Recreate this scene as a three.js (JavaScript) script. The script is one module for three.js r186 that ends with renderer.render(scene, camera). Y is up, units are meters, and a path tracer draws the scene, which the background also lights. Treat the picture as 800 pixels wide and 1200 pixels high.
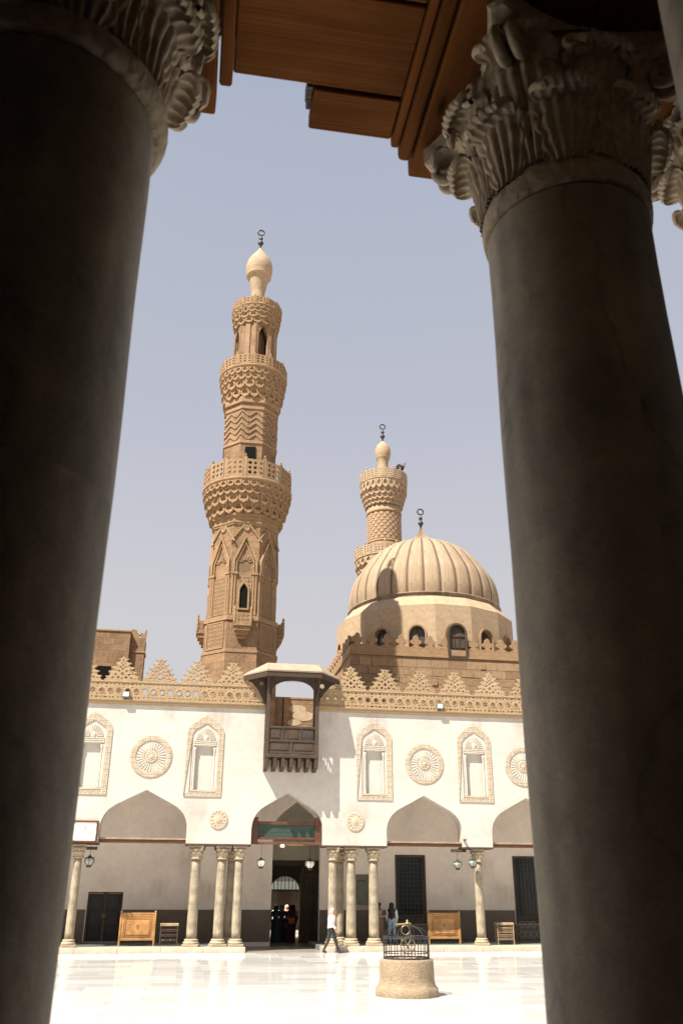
import * as THREE from 'three';
import { mergeGeometries, mergeVertices, toCreasedNormals } from 'three/addons/utils/BufferGeometryUtils.js';
import { RoundedBoxGeometry } from 'three/addons/geometries/RoundedBoxGeometry.js';
import { ConvexGeometry } from 'three/addons/geometries/ConvexGeometry.js';
import { MarchingCubes } from 'three/addons/objects/MarchingCubes.js';

// ------------------------------------------------------------------ camera, sky, sun, exposure
const scene = new THREE.Scene();
const camera = new THREE.PerspectiveCamera(61.2, 682 / 1024, 0.05, 900);
camera.position.set(0, 2.2, 39);
camera.rotation.order = 'YXZ';
camera.rotation.set(THREE.MathUtils.degToRad(23.758), THREE.MathUtils.degToRad(-9.403), THREE.MathUtils.degToRad(0.262));
camera.focus = 40;
camera.userData.fStop = 8;
scene.add(camera);

const lerp = (a, b, t) => a + (b - a) * t, clamp = (x, a, b) => Math.min(b, Math.max(a, x));
function lattice(seedn) { const t = new Float32Array(65536); let s = seedn | 0; for (let i = 0; i < 65536; i++) { s = (Math.imul(s, 1664525) + 1013904223) | 0; t[i] = (s >>> 8) / 16777216; } return t; }
const LAT = lattice(77);
function vnoise(x, y, p, off = 0) { const xi = Math.floor(x), yi = Math.floor(y), fx = x - xi, fy = y - yi, u = fx * fx * (3 - 2 * fx), v = fy * fy * (3 - 2 * fy); const q = (a, b) => LAT[((((a % p) + p) % p) * 251 + (((b % p) + p) % p) * 1021 + off * 7919) & 65535]; return lerp(lerp(q(xi, yi), q(xi + 1, yi), u), lerp(q(xi, yi + 1), q(xi + 1, yi + 1), u), v); }
function fbm(u, v, f, oct, off = 0) { let s = 0, a = .5, t = 0; for (let i = 0; i < oct; i++) { s += a * vnoise(u * f, v * f, f, off + i); t += a; a *= .55; f *= 2; } return s / t; }
const SUN = new THREE.Vector3(-1, 1.9, 0.78).normalize();
{ // hazy afternoon air: paler and warmer towards the horizon, bluer overhead, a broad glow round the sun
  const W = 512, H = 256, d = new Float32Array(W * H * 4), v = new THREE.Vector3();
  const stops = [[-90, 0.1758, 0.1526, 0.1295], [-4, 0.2405, 0.222, 0.2035], [4, 0.2914, 0.2793, 0.2757], [16, 0.2701, 0.2673, 0.2831], [30, 0.2183, 0.2276, 0.2673], [50, 0.1776, 0.198, 0.2461], [90, 0.1388, 0.1646, 0.2202]];
  for (let j = 0; j < H; j++) for (let i = 0; i < W; i++) {
    const el = (j + .5) / H * 180 - 90, az = (i + .5) / W * Math.PI * 2 - Math.PI, e = el * Math.PI / 180;
    v.set(Math.cos(e) * Math.cos(az), Math.sin(e), Math.cos(e) * Math.sin(az));
    let k = 0; while (k < stops.length - 2 && el > stops[k + 1][0]) k++;
    const a = stops[k], b = stops[k + 1], t = Math.min(1, Math.max(0, (el - a[0]) / (b[0] - a[0]))), g = Math.max(0, v.dot(SUN));
    const hz = 1 + .05 * (fbm(i / W, j / H, 6, 4, 5) - .5), glow = .12 * Math.pow(g, 6) + .5 * Math.pow(g, 60), o = (j * W + i) * 4;
    for (let c = 0; c < 3; c++) d[o + c] = (a[c + 1] + (b[c + 1] - a[c + 1]) * t) * hz + glow * [1, .95, .86][c];
    d[o + 3] = 1;
  }
  const sky = new THREE.DataTexture(d, W, H, THREE.RGBAFormat, THREE.FloatType);
  sky.mapping = THREE.EquirectangularReflectionMapping; sky.magFilter = sky.minFilter = THREE.LinearFilter; sky.needsUpdate = true;
  scene.background = sky; scene.environment = sky;
}
const sun = new THREE.DirectionalLight(new THREE.Color().setRGB(1, .93, .815), 5.0);
sun.target.position.set(4, 4, 8); sun.position.copy(SUN).multiplyScalar(90).add(sun.target.position);
sun.castShadow = true; sun.shadow.mapSize.set(4096, 4096); sun.shadow.radius = 1;
Object.assign(sun.shadow.camera, { left: -50, right: 50, top: 50, bottom: -50, near: 1, far: 220 });
scene.add(sun, sun.target);
const renderer = new THREE.WebGLRenderer({ antialias: true });
renderer.toneMapping = THREE.LinearToneMapping;
renderer.toneMappingExposure = 2.3;
renderer.shadowMap.enabled = true;
renderer.setSize(682, 1024);

// ------------------------------------------------------------------ helpers
let seed = 20240611;
const rnd = () => { seed = (seed + 0x6d2b79f5) | 0; let t = Math.imul(seed ^ (seed >>> 15), 1 | seed); t = (t + Math.imul(t ^ (t >>> 7), 61 | t)) ^ t; return ((t ^ (t >>> 14)) >>> 0) / 4294967296; };
const rr = (a, b) => a + (b - a) * rnd();
const PI = Math.PI, V2 = (x, y) => new THREE.Vector2(x, y), V3 = (x, y, z) => new THREE.Vector3(x, y, z);
const taken = {};
const numbered = (n) => { if (!(n in taken)) { taken[n] = 0; return n; } taken[n]++; return n + '_' + String(taken[n]).padStart(3, '0'); };
function mesh(name, geo, mat, parent) {
  const m = new THREE.Mesh(Array.isArray(geo) ? join(geo) : geo, mat);
  m.castShadow = m.receiveShadow = true; m.name = parent ? name : numbered(name);
  (parent || scene).add(m); return m;
}
function part(name, parent) { const g = new THREE.Group(); g.name = name; parent.add(g); return g; }
function thing(name, label, category, pos = [0, 0, 0], group, turn = 0) {
  const o = new THREE.Group(); o.name = numbered(name); scene.add(o); o.position.set(...pos); o.rotation.y = turn;
  o.userData = { label, category }; if (group) o.userData.group = group; return o;
}
function tag(o, label, category, group) { o.userData.label = label; o.userData.category = category; if (group) o.userData.group = group; return o; }
const struct = (o) => { o.userData.kind = 'structure'; return o; };
const stuff = (o) => { o.userData.kind = 'stuff'; return o; };
function dup(root, pos, label, turn) {
  const r = root.clone(); r.name = numbered(root.name.replace(/_\d{3}$/, '')); r.userData = { ...root.userData }; scene.add(r);
  r.position.set(...pos); if (turn !== undefined) r.rotation.y = turn; if (label) r.userData.label = label; return r;
}
function join(list) {
  const a = list.map((g) => { g = g.index ? g.toNonIndexed() : g; for (const k of Object.keys(g.attributes)) if (!['position', 'normal', 'uv', 'color'].includes(k)) g.deleteAttribute(k); return g; });
  const col = a.every((g) => g.attributes.color); if (!col) a.forEach((g) => g.deleteAttribute('color'));
  a.forEach((g) => { if (!g.attributes.uv) g.setAttribute('uv', new THREE.BufferAttribute(new Float32Array(g.attributes.position.count * 2), 2)); });
  return mergeGeometries(a);
}
// uv in metres from the dominant axis of each face
function metric(g, s = 1) {
  g = g.index ? g.toNonIndexed() : g; const p = g.attributes.position, uv = new Float32Array(p.count * 2), a = V3(), b = V3(), c = V3(), n = V3();
  for (let i = 0; i < p.count; i += 3) {
    a.fromBufferAttribute(p, i); b.fromBufferAttribute(p, i + 1); c.fromBufferAttribute(p, i + 2);
    n.crossVectors(b.clone().sub(a), c.clone().sub(a)); const x = Math.abs(n.x), y = Math.abs(n.y), z = Math.abs(n.z);
    [a, b, c].forEach((q, k) => { const o = (i + k) * 2; if (z >= x && z >= y) { uv[o] = q.x * s; uv[o + 1] = q.y * s; } else if (x >= y) { uv[o] = q.z * s; uv[o + 1] = q.y * s; } else { uv[o] = q.x * s; uv[o + 1] = q.z * s; } });
  }
  g.setAttribute('uv', new THREE.BufferAttribute(uv, 2)); return g;
}
const box = (x0, x1, y0, y1, z0, z1) => { const g = new THREE.BoxGeometry(x1 - x0, y1 - y0, z1 - z0); g.translate((x0 + x1) / 2, (y0 + y1) / 2, (z0 + z1) / 2); return metric(g); };
const rbox = (x0, x1, y0, y1, z0, z1, r = .01, s = 1) => { const g = new RoundedBoxGeometry(x1 - x0, y1 - y0, z1 - z0, s, r); g.translate((x0 + x1) / 2, (y0 + y1) / 2, (z0 + z1) / 2); return metric(g); };
function lathe(pts, seg = 32, y = 0) { // pts [r,y]; uv in metres
  const g = new THREE.LatheGeometry(pts.map(([a, b]) => V2(Math.max(a, 1e-4), b)), seg), n = pts.length, uv = g.attributes.uv, rm = Math.max(...pts.map((p) => p[0])); let L = 0; const cum = [0];
  for (let i = 1; i < n; i++) { L += Math.hypot(pts[i][0] - pts[i - 1][0], pts[i][1] - pts[i - 1][1]); cum.push(L); }
  for (let i = 0; i < uv.count; i++) uv.setXY(i, uv.getX(i) * 2 * PI * rm, cum[i % n]);
  g.translate(0, y, 0); return g.toNonIndexed();
}
const sharpLathe = (pts, seg = 32) => toCreasedNormals(lathe(pts, seg), .6);
function prism(shape, depth, bevel = 0, curve = 8) { // extruded along +z from z=0
  const g = new THREE.ExtrudeGeometry(shape, { depth: depth - 2 * bevel, bevelEnabled: bevel > 0, bevelSize: bevel, bevelThickness: bevel, bevelSegments: 1, curveSegments: curve, bevelOffset: -bevel });
  if (bevel) g.translate(0, 0, bevel); return metric(g);
}
const poly = (pts) => new THREE.Shape(pts.map(([x, y]) => V2(x, y)));
const hole = (shape, pts) => { shape.holes.push(new THREE.Path(pts.map(([x, y]) => V2(x, y)))); return shape; };
const ring = (cx, cy, r, n, a0 = 0, r2) => Array.from({ length: n }, (_, i) => { const a = a0 + i / n * 2 * PI, q = r2 !== undefined && i % 2 ? r2 : r; return [cx + q * Math.cos(a), cy + q * Math.sin(a)]; });
function tube(pts, r, seg = 6, n, closed = false) { const c = new THREE.CatmullRomCurve3(pts.map((p) => V3(...p)), closed); return new THREE.TubeGeometry(c, n || pts.length * 4, r, seg, closed).toNonIndexed(); }
function rod(a, b, r, r2 = r, seg = 8) { const A = V3(...a), B = V3(...b), L = A.distanceTo(B); const g = new THREE.CylinderGeometry(r2, r, L, seg); g.translate(0, L / 2, 0); g.applyQuaternion(new THREE.Quaternion().setFromUnitVectors(V3(0, 1, 0), B.clone().sub(A).normalize())); g.translate(...a); return g.toNonIndexed(); }
const band = (outer, inner) => poly([...outer, ...inner.slice().reverse()]);
const at = (g, x, y, z, ry = 0) => { g = g.clone(); if (ry) g.rotateY(ry); g.translate(x, y, z); return g; };
// keel arch outline, from the springing on one side over the apex to the other
function keel(cx, half, spring, shoulder, apex, foot, n = 8) { // shoulder [x, y] on the +x side
  const side = [], c = new THREE.QuadraticBezierCurve(V2(half, spring), V2(half, shoulder[1] - (half - shoulder[0]) * (apex - shoulder[1]) / shoulder[0]), V2(...shoulder));
  side.push([half, foot]); for (let i = 0; i <= n; i++) { const p = c.getPoint(i / n); side.push([p.x, p.y]); }
  const out = side.map(([x, y]) => [cx + x, y]); out.push([cx, apex]); for (let i = side.length - 1; i >= 0; i--) out.push([cx - side[i][0], side[i][1]]);
  return out;
}
// ------------------------------------------------------------------ tileable noise and textures
function tex(size, fn, { srgb = true, metres = 1 } = {}) { // fn(u,v) -> grey or [r,g,b] in 0..1
  const d = new Uint8Array(size * size * 4);
  for (let j = 0; j < size; j++) for (let i = 0; i < size; i++) { const c = fn((i + .5) / size, (j + .5) / size), o = (j * size + i) * 4; if (Array.isArray(c)) { for (let k = 0; k < 3; k++) d[o + k] = clamp(c[k], 0, 1) * 255; } else d[o] = d[o + 1] = d[o + 2] = clamp(c, 0, 1) * 255; d[o + 3] = 255; }
  const t = new THREE.DataTexture(d, size, size); t.wrapS = t.wrapT = THREE.RepeatWrapping; t.magFilter = THREE.LinearFilter; t.minFilter = THREE.LinearMipmapLinearFilter; t.generateMipmaps = true;
  if (srgb) t.colorSpace = THREE.SRGBColorSpace; t.repeat.set(1 / metres, 1 / metres); t.needsUpdate = true; return t;
}
const tPlaster = tex(1024, (u, v) => { const a = fbm(u, v, 6, 5), b = fbm(u, v, 40, 3, 9), s = fbm(u * 1, v * 1, 3, 3, 17), streak = vnoise(u * 48, v * 3, 48, 23); const g = .90 + .10 * (a - .5) + .06 * (b - .5) - .17 * clamp((s - .54) * 4, 0, 1) * (.35 + .65 * streak); return [g, g - .008 - .03 * clamp((s - .55) * 4, 0, 1), g - .018 - .05 * clamp((s - .55) * 4, 0, 1)]; }, { metres: 7 });
const tStone = tex(1024, (u, v) => { const course = Math.floor(v * 12), off = (course % 2) * .5, bl = Math.floor(u * 8 + off), t = LAT[(course * 131 + ((bl % 8) + 8) % 8 * 977) & 65535]; const jy = Math.abs(((v * 12) % 1) - .5) * 2, jx = Math.abs(((u * 8 + off) % 1) - .5) * 2; const a = fbm(u, v, 8, 5, 3), b = fbm(u, v, 64, 3, 5), s = fbm(u, v, 4, 4, 31); let g = .80 + .14 * (t - .5) + .22 * (a - .5) + .16 * (b - .5); if (jy > .93 || jx > .965) g -= .10; const st = clamp((s - .55) * 3.5, 0, 1); g -= .17 * st; return [g, g * (.985 - .03 * t), g * (.96 - .06 * st)]; }, { metres: 4.2 });
const bStone = tex(512, (u, v) => .45 * fbm(u, v, 10, 4, 41) + .55 * fbm(u, v, 60, 3, 43), { srgb: false, metres: 1.6 });
const tGrain = tex(512, (u, v) => { const a = fbm(u, v, 6, 5, 51), b = fbm(u, v, 90, 2, 53); const g = .86 + .2 * (a - .5) + .16 * (b - .5); return [g, g * .985, g * .96]; }, { metres: 1.3 });
const bCarve = tex(512, (u, v) => { // interlaced scrollwork in low relief
  const X = u * 4, Y = v * 4, a = Math.sin(2 * PI * (X + .35 * Math.sin(2 * PI * Y))), b = Math.sin(2 * PI * (Y + .35 * Math.sin(2 * PI * X))), c = Math.cos(2 * PI * (X + Y)) * Math.cos(2 * PI * (X - Y));
  return clamp(.5 + .45 * Math.sign(a * b + .3 * c) * Math.pow(Math.abs(a * b + .3 * c), .35), 0, 1); }, { srgb: false, metres: .9 });
const tMarble = tex(1024, (u, v) => { const w = fbm(u, v, 4, 5, 61), x = fbm(u, v, 9, 5, 67), vein = Math.pow(1 - Math.abs(Math.sin(PI * (u * 3 + 2.2 * w + .6 * v * 0))), 7), sp = fbm(u, v, 70, 2, 71); const g = .80 + .26 * (x - .5) - .20 * vein + .08 * (sp - .5); return [g, g * (.985 - .02 * vein), g * (.95 - .03 * (w - .5))]; }, { metres: 1.25 });
const tFloor = tex(512, (u, v) => { const g = .955 + .07 * (fbm(u, v, 5, 5, 63) - .5) + .03 * (fbm(u, v, 80, 2, 64) - .5); return [g, g * .995, g * .985]; }, { metres: 2.3 });
const tWood = tex(1024, (u, v) => { // grain runs along u
  const kn = (cx, cy, r) => { const dx = u - cx, dy = (v - cy) * 1.8; return Math.exp(-(dx * dx + dy * dy) / (r * r)); }, k = kn(.22, .3, .04) + kn(.71, .78, .025);
  const y = v * 5 + .9 * fbm(u, v, 2, 3, 81) + .9 * k, g1 = .5 + .5 * Math.sin(2 * PI * (y * 2)), f = fbm(u, v * 1, 4, 2, 83) * .5 + .5 * vnoise(u * 6, v * 64, 64, 85), bl = fbm(u, v, 3, 4, 87);
  const g = .74 + .05 * g1 + .09 * (f - .5) + .42 * (bl - .5) - .40 * clamp(k, 0, 1); return [g, g * .96, g * .9]; }, { metres: 1 });
const tGranite = tex(1024, (u, v) => { const x = fbm(u, v, 5, 5, 167), y = fbm(u, v, 30, 3, 168), sp = vnoise(u * 330, v * 330, 330, 170), st = vnoise(u * 34, v * 4, 34, 169), cr = Math.pow(1 - Math.abs(Math.sin(PI * (u * 2 + 1.6 * fbm(u, v, 3, 4, 73)))), 16); const g = .80 + .30 * (x - .5) + .10 * (y - .5) + .09 * (sp - .5) + .16 * (st - .5) - .13 * cr; return [g, g * (.985 + .03 * (y - .5)), g * .95]; }, { metres: 1.25 });
const tStreak = tex(512, (u, v) => { const a = fbm(u, v, 5, 4, 101), st = vnoise(u * 26, v * 2, 26, 103) * .6 + vnoise(u * 60, v * 4, 60, 104) * .4, b = fbm(u, v, 50, 2, 105); const d = clamp((st - .5) * 2.2, 0, 1) * clamp((a - .3) * 2.2, 0, 1), g = .88 + .16 * (a - .5) + .08 * (b - .5) - .13 * d; return [g, g * (.985 - .03 * d), g * (.96 - .07 * d)]; }, { metres: 2.6 });
const bWood = tex(512, (u, v) => .6 * vnoise(u * 6, v * 170, 170, 91) + .4 * fbm(u, v, 8, 3, 93), { srgb: false, metres: 1 });

function mat(rgb, o = {}) {
  const { rough = .85, map = null, bump = null, bs = .01, metal = 0, ...rest } = o;
  const P = Object.keys(rest).length && !('side' in rest && Object.keys(rest).length === 1) && ['clearcoat', 'transmission', 'specularIntensity', 'ior', 'thickness', 'sheen'].some((k) => k in rest);
  const m = new (P ? THREE.MeshPhysicalMaterial : THREE.MeshStandardMaterial)({ roughness: rough, metalness: metal, map, bumpMap: bump, bumpScale: bs, ...rest });
  m.color.setRGB(...rgb); return m;
}
const M = {
  plaster: mat([0.627, 0.594, 0.549], { map: tPlaster, bump: bStone, bs: .012 }),
  interior: mat([.90, .815, .745], { map: tPlaster, bump: bStone, bs: .01 }),
  dado: mat([.15, .118, .082], { map: tGrain, rough: .5 }),
  trim: mat([0.595, 0.509, 0.408], { map: tGrain, bump: bCarve, bs: .03 }),
  trimPlain: mat([0.605, 0.523, 0.422], { map: tGrain, bump: bStone, bs: .012 }),
  shell: mat([.74, .68, .60], { map: tGrain }),
  crest: mat([0.455, 0.330, 0.201], { map: tGrain, bump: bStone, bs: .02 }),
  stone: mat([0.389, 0.249, 0.136], { map: tStone, bump: bStone, bs: .03 }),
  stoneCarved: mat([0.376, 0.241, 0.131], { map: tGrain, bump: bCarve, bs: .08 }),
  stonePlain: mat([0.384, 0.249, 0.138], { map: tGrain, bump: bStone, bs: .03 }),
  stonePale: mat([0.499, 0.372, 0.250], { map: tGrain, bump: bStone, bs: .02 }),
  dome: mat([0.400, 0.303, 0.206], { map: tStone, bump: bStone, bs: .015 }),
  seam: mat([.16, .105, .06], { map: tGrain }),
  black: mat([.012, .011, .010], { rough: 1, specularIntensity: .02 }),  // near-black tone standing in for the shade inside openings
  iron: mat([.035, .034, .033], { rough: .55, metal: .4 }),
  column: mat([.43, .372, .285], { map: tGranite, bump: bStone, bs: .003, rough: .7 }),
  capital: mat([.50, .415, .305], { map: tGrain, bump: bStone, bs: .012 }),
  nearWood: mat([.25, .10, .029], { map: tWood, bump: bWood, bs: .0012, rough: .9, specularIntensity: .15 }),
  darkWood: mat([.085, .055, .035], { map: tWood, bump: bWood, bs: .004, rough: .7 }),
  redWood: mat([.17, .065, .032], { map: tWood, bump: bWood, bs: .003, rough: .55 }),
  honeyWood: mat([0.691, 0.393, 0.150], { map: tWood, rough: .5 }),
  paleWood: mat([.55, .43, .30], { map: tWood, rough: .6 }),
  sheet: mat([0.426, 0.342, 0.259], { map: tGrain, rough: .7 }),
  kerb: mat([0.666, 0.574, 0.481], { map: tGrain, bump: bStone, bs: .004, rough: .4 }),
  brass: mat([.52, .36, .15], { rough: .35, metal: .9 }),
};
// ------------------------------------------------------------------ ground and courtyard paving
{
  const g = new THREE.PlaneGeometry(600, 600); g.rotateX(-PI / 2); g.translate(0, -.05, 0);
  struct(mesh('ground', metric(g), mat([.50, .45, .38], { map: tGrain })));
  const court = thing('courtyard_pavement', 'polished white marble paving of the open courtyard', 'pavement'); struct(court);
  const marble = [0, 1, 2, 3, 4].map((k) => mat([.66 + .024 * k, .645 + .024 * k, .625 + .025 * k], { map: tFloor, rough: .05 + .012 * k, specularIntensity: .36 }));
  // bed seen as joints, and the paving away from the camera's view as one sheet
  mesh('joint_bed', box(-30, 40, -.045, -.012, .21, 37), mat([.42, .39, .35], { map: tGrain, rough: .6, specularIntensity: .02 }), court);
  const W = 1.5, D = 1.02, gap = .007; let n = 0; const geos = {};
  const rows = []; for (let z = .215; z < 24; z += D) rows.push(z);
  rows.forEach((z, r) => {
    const halfw = (39 - z) * .46, cx = (39 - z) * .165 - .6;
    for (let x = Math.floor((cx - halfw) / W) * W + (r % 2) * W / 2; x < cx + halfw; x += W) {
      const key = Math.floor(rnd() * 4); const gk = geos[key] ||= (() => { const q = new RoundedBoxGeometry(W - gap, .03, D - gap, 1, .002); const m2 = metric(q), uv = m2.attributes.uv; for (let i = 0; i < uv.count; i++) uv.setXY(i, uv.getX(i) + key * .37, uv.getY(i) + key * .71); return m2; })();
      const m = mesh('slab', gk, marble[Math.floor(rnd() * 5)], court); m.position.set(x + W / 2, -.015 + rr(-.0006, .0006), z + D / 2); m.rotation.set(rr(-.0012, .0012), 0, rr(-.0012, .0012)); n++;
    }
  });
  const rest = []; // paving beyond the frame
  rest.push(box(-30, 40, -.03, -.004, 24.6, 37));
  rest.push(box(-30, -11, -.03, -.004, .215, 24.5), box(24.5, 40, -.03, -.004, .215, 24.5));
  stuff(mesh('outer_slabs', rest, marble[2], court));
}

// ------------------------------------------------------------------ columns
const capSeed = { v: 0 };
const n3 = (x, y, z) => Math.sin(x * 53.1 + y * 17.7) * Math.cos(y * 41.3 - z * 29.9) + .6 * Math.sin(z * 97 + x * 61) * Math.cos(y * 83);
function leafGeo(bell, { w, h, y0, curl, nu = 8, nv = 16, lobes = 4, phi, off = .01, drop = .85, fine = false }) {
  const P = [], idx = [], rows = nv + 1, cols = nu * 2 + 1;
  for (let side = 0; side < 2; side++) for (let j = 0; j <= nv; j++) for (let i = 0; i < cols; i++) {
    const v = j / nv, u = (i - nu) / nu; let y, rho;
    if (v < .66) { const t = v / .66; y = y0 + h * .86 * t; rho = bell(y) + off + .18 * curl * t * t; }
    else { const t = (v - .66) / .34, a = t * PI * drop, y1 = y0 + h * .86, r1 = bell(y1) + off + .18 * curl; y = y1 + curl * .55 * Math.sin(a); rho = r1 + curl * .5 * (1 - Math.cos(a)); }
    const env = (v < .66 ? .72 + .38 * Math.sin(PI * v * .9) : 1.04 * Math.sqrt(Math.max(.02, 1 - Math.pow((v - .66) / .40, 2)))), lob = Math.pow(Math.abs(Math.cos(PI * lobes * v + .9 * Math.abs(u))), .55);
    const ww = w * env * (1 - .34 * (1 - lob) * Math.pow(Math.abs(u), 1.5)), fl = Math.abs(Math.sin(PI * 3.5 * (Math.abs(u) * (1 - .2 * v) + .0)));
    let d = -.22 * w * u * u + .011 * (lob - .5) * Math.abs(u) + (fine ? .15 : .06) * w * (Math.pow(fl, .7) - .5);
    if (side) d -= .016 + .012 * (1 - u * u);
    const R = rho + d * (v < .66 ? 1 : .5), yy = v < .66 ? y : y + d * .6, ang = phi + ww * u / Math.max(.12, bell(y0 + h * .5) + off);
    P.push(Math.sin(ang) * R, yy, Math.cos(ang) * R);
  }
  const o = rows * cols, q = (a, b, c, d) => idx.push(a, b, c, a, c, d);
  for (let j = 0; j < nv; j++) for (let i = 0; i < cols - 1; i++) { const a = j * cols + i; q(a, a + 1, a + cols + 1, a + cols); q(o + a + 1, o + a, o + a + cols, o + a + cols + 1); }
  for (let j = 0; j < nv; j++) { const a = j * cols, b = a + cols - 1; q(o + a, a, a + cols, o + a + cols); q(b, o + b, o + b + cols, b + cols); }
  for (let i = 0; i < cols - 1; i++) { const a = nv * cols + i; q(a, a + 1, o + a + 1, o + a); }
  const g = new THREE.BufferGeometry(); g.setAttribute('position', new THREE.Float32BufferAttribute(P, 3)); g.setIndex(idx); g.computeVertexNormals();
  const out = g.toNonIndexed(); return metric(out);
}
// Corinthian capital: returns named pieces; r = shaft radius at the top
function capital(r, H, fine, ring = .034) {
  const top = r * 1.27, bell = (y) => r * .98 + (top - r) * Math.pow(clamp(y / (H * .86), 0, 1), 2.2), out = { core: [], leaf: [], volute: [], abacus: null };
  out.core.push(lathe([[0, -.02], [r * 1.02, -.02], [r + ring * .65, -.012], [r + ring, .008], [r + ring * .88, .03], [r + ring * .24, .045], [r * .97, .06], ...Array.from({ length: 8 }, (_, i) => { const y = .07 + i / 7 * (H * .86 - .07); return [bell(y), y]; }), [0, H * .86]], fine ? 48 : 16));
  const A = r * 1.24, nu = fine ? 14 : 2, nv = fine ? 26 : 6;
  for (let k = 0; k < 8; k++) { const ph = k * PI / 4 + PI / 8; out.leaf.push(leafGeo(bell, { w: r * .40, h: H * .40, y0: .04, curl: r * .30, nu, nv, lobes: 4, phi: ph, fine })); }
  for (let k = 0; k < 8; k++) { const ph = k * PI / 4, dg = k % 2; out.leaf.push(leafGeo(bell, { w: r * (dg ? .42 : .38), h: H * (dg ? .66 : .62), y0: .06, curl: r * (dg ? .50 : .32), nu, nv, lobes: 5, phi: ph, off: .004, fine })); }
  for (let k = 0; k < 4; k++) for (const s of [-1, 1]) {
    const ph = PI / 4 + k * PI / 2, rc = A * 1.20, yc = H * .74, pts = [], n = fine ? 34 : 10;
    pts.push([bell(H * .62) - .02, H * .60, .30 * s], [bell(H * .74) + .01, H * .74, .24 * s], [A * 1.0, H * .82, .16 * s]);
    for (let i = 0; i <= n; i++) { const t = i / n, a = PI * .72 - t * PI * 3.3, q = lerp(r * .27, r * .05, Math.pow(t, .8)); pts.push([rc + q * Math.cos(a), yc + q * Math.sin(a) * .95, .095 * s + .02 * s * t]); }
    out.volute.push(metric(tube(pts.map(([R, y, da]) => [Math.sin(ph + da * (r / R) * 1.0) * R, y, Math.cos(ph + da * (r / R)) * R]), fine ? r * .075 : r * .1, fine ? 7 : 4, fine ? 90 : 22)));
    if (fine) { const e = new THREE.SphereGeometry(r * .085, 8, 6); e.translate(Math.sin(ph + .1 * s * r / rc) * rc, yc, Math.cos(ph + .1 * s * r / rc) * rc); out.volute[out.volute.length - 1] = join([out.volute[out.volute.length - 1], metric(e)]); }
    if (fine) { const sw = []; const f = k * PI / 2 + s * .28; for (let i = 0; i <= 16; i++) { const t = i / 16, a = -PI * .5 + t * PI * 2.3, q = lerp(r * .15, r * .03, t); sw.push([f - s * q / r * Math.cos(a) * .8, H * .70 + q * Math.sin(a), bell(H * .8) + .03]); } out.volute.push(metric(tube(sw.map(([p, y, R]) => [Math.sin(p) * R, y, Math.cos(p) * R]), r * .045, 6, 40))); }
  }
  const sh = new THREE.Shape(), c = A * 1.13, m = A * .86, ch = A * .12; // concave-sided abacus with cut corners
  sh.moveTo(c, c - ch); for (let k = 0; k < 4; k++) { const rot = (x, y) => { for (let i = 0; i < k; i++) [x, y] = [-y, x]; return [x, y]; }; sh.lineTo(...rot(c - ch, c)); sh.quadraticCurveTo(...rot(0, 2 * m - c), ...rot(-(c - ch), c)); }
  sh.closePath();
  const ab = prism(sh, H * .14, fine ? .008 : 0, 10); ab.rotateX(-PI / 2); ab.translate(0, H * .86, 0); out.abacus = metric(ab);
  if (fine) { // worn edges: every vertex nudged by the same field, so that pieces stay closed
    const wear = (g) => { const p = g.attributes.position; for (let i = 0; i < p.count; i++) { const x = p.getX(i), y = p.getY(i), z = p.getZ(i), k = .0013 * n3(x, y, z), L = Math.hypot(x, z) || 1; p.setXYZ(i, x + x / L * k, y + .001 * n3(z, x, y), z + z / L * k); } const u = g.attributes.uv; g.deleteAttribute('uv'); g.deleteAttribute('normal'); let q = mergeVertices(g, 1e-5); q.computeVertexNormals(); return metric(q.toNonIndexed()); };
    out.leaf = out.leaf.map(wear); out.volute = out.volute.map(wear);
    // bosses in the middle of the abacus sides
    out.flower = [0, 1, 2, 3].map((k) => { const gs = []; for (let i = 0; i < 6; i++) { const s = new THREE.SphereGeometry(r * .09, 7, 5); s.scale(1, .8, .55); s.translate(Math.cos(i * PI / 3) * r * .11, Math.sin(i * PI / 3) * r * .11, 0); gs.push(s); } const b = new THREE.SphereGeometry(r * .07, 7, 5); b.translate(0, 0, r * .05); gs.push(b); const g = join(gs); g.translate(0, H * .90, m + .006); g.rotateY(k * PI / 2); return metric(g); });
  }
  return out;
}
const farCap = capital(.215, .5, false), farCapGeo = join([...farCap.core, ...farCap.leaf, ...farCap.volute, farCap.abacus].map((g) => metric(g)));
function farColumn(x, z, r, label, group, m = M.column, y0 = .2) {
  const t = thing('stone_column', label, 'column', [x, y0, z], group, rr(-.2, .2)), k = r / .19;
  mesh('base', [rbox(-.30 * k, .30 * k, 0, .10, -.30 * k, .30 * k, .015), lathe([[0, .10], [.29 * k, .10], [.305 * k, .13], [.30 * k, .17], [.26 * k, .19], [.245 * k, .21], [.265 * k, .24], [.255 * k, .265], [r * 1.06, .29], [0, .29]], 20)], M.capital, t);
  const H = 3.28 - .29, pts = []; for (let i = 0; i <= 12; i++) { const f = i / 12; pts.push([r * (1.04 - .13 * f + .02 * Math.sin(PI * f) + .004 * Math.sin(f * 23 + x * 7)), .285 + f * H]); }
  mesh('shaft', lathe([[0, .285], ...pts, [0, .285 + H]], 24), m, t);
  const c = mesh('capital', farCapGeo, M.capital, t); c.scale.set(k, 1, k); c.position.y = 3.28;
  return t;
}
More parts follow.
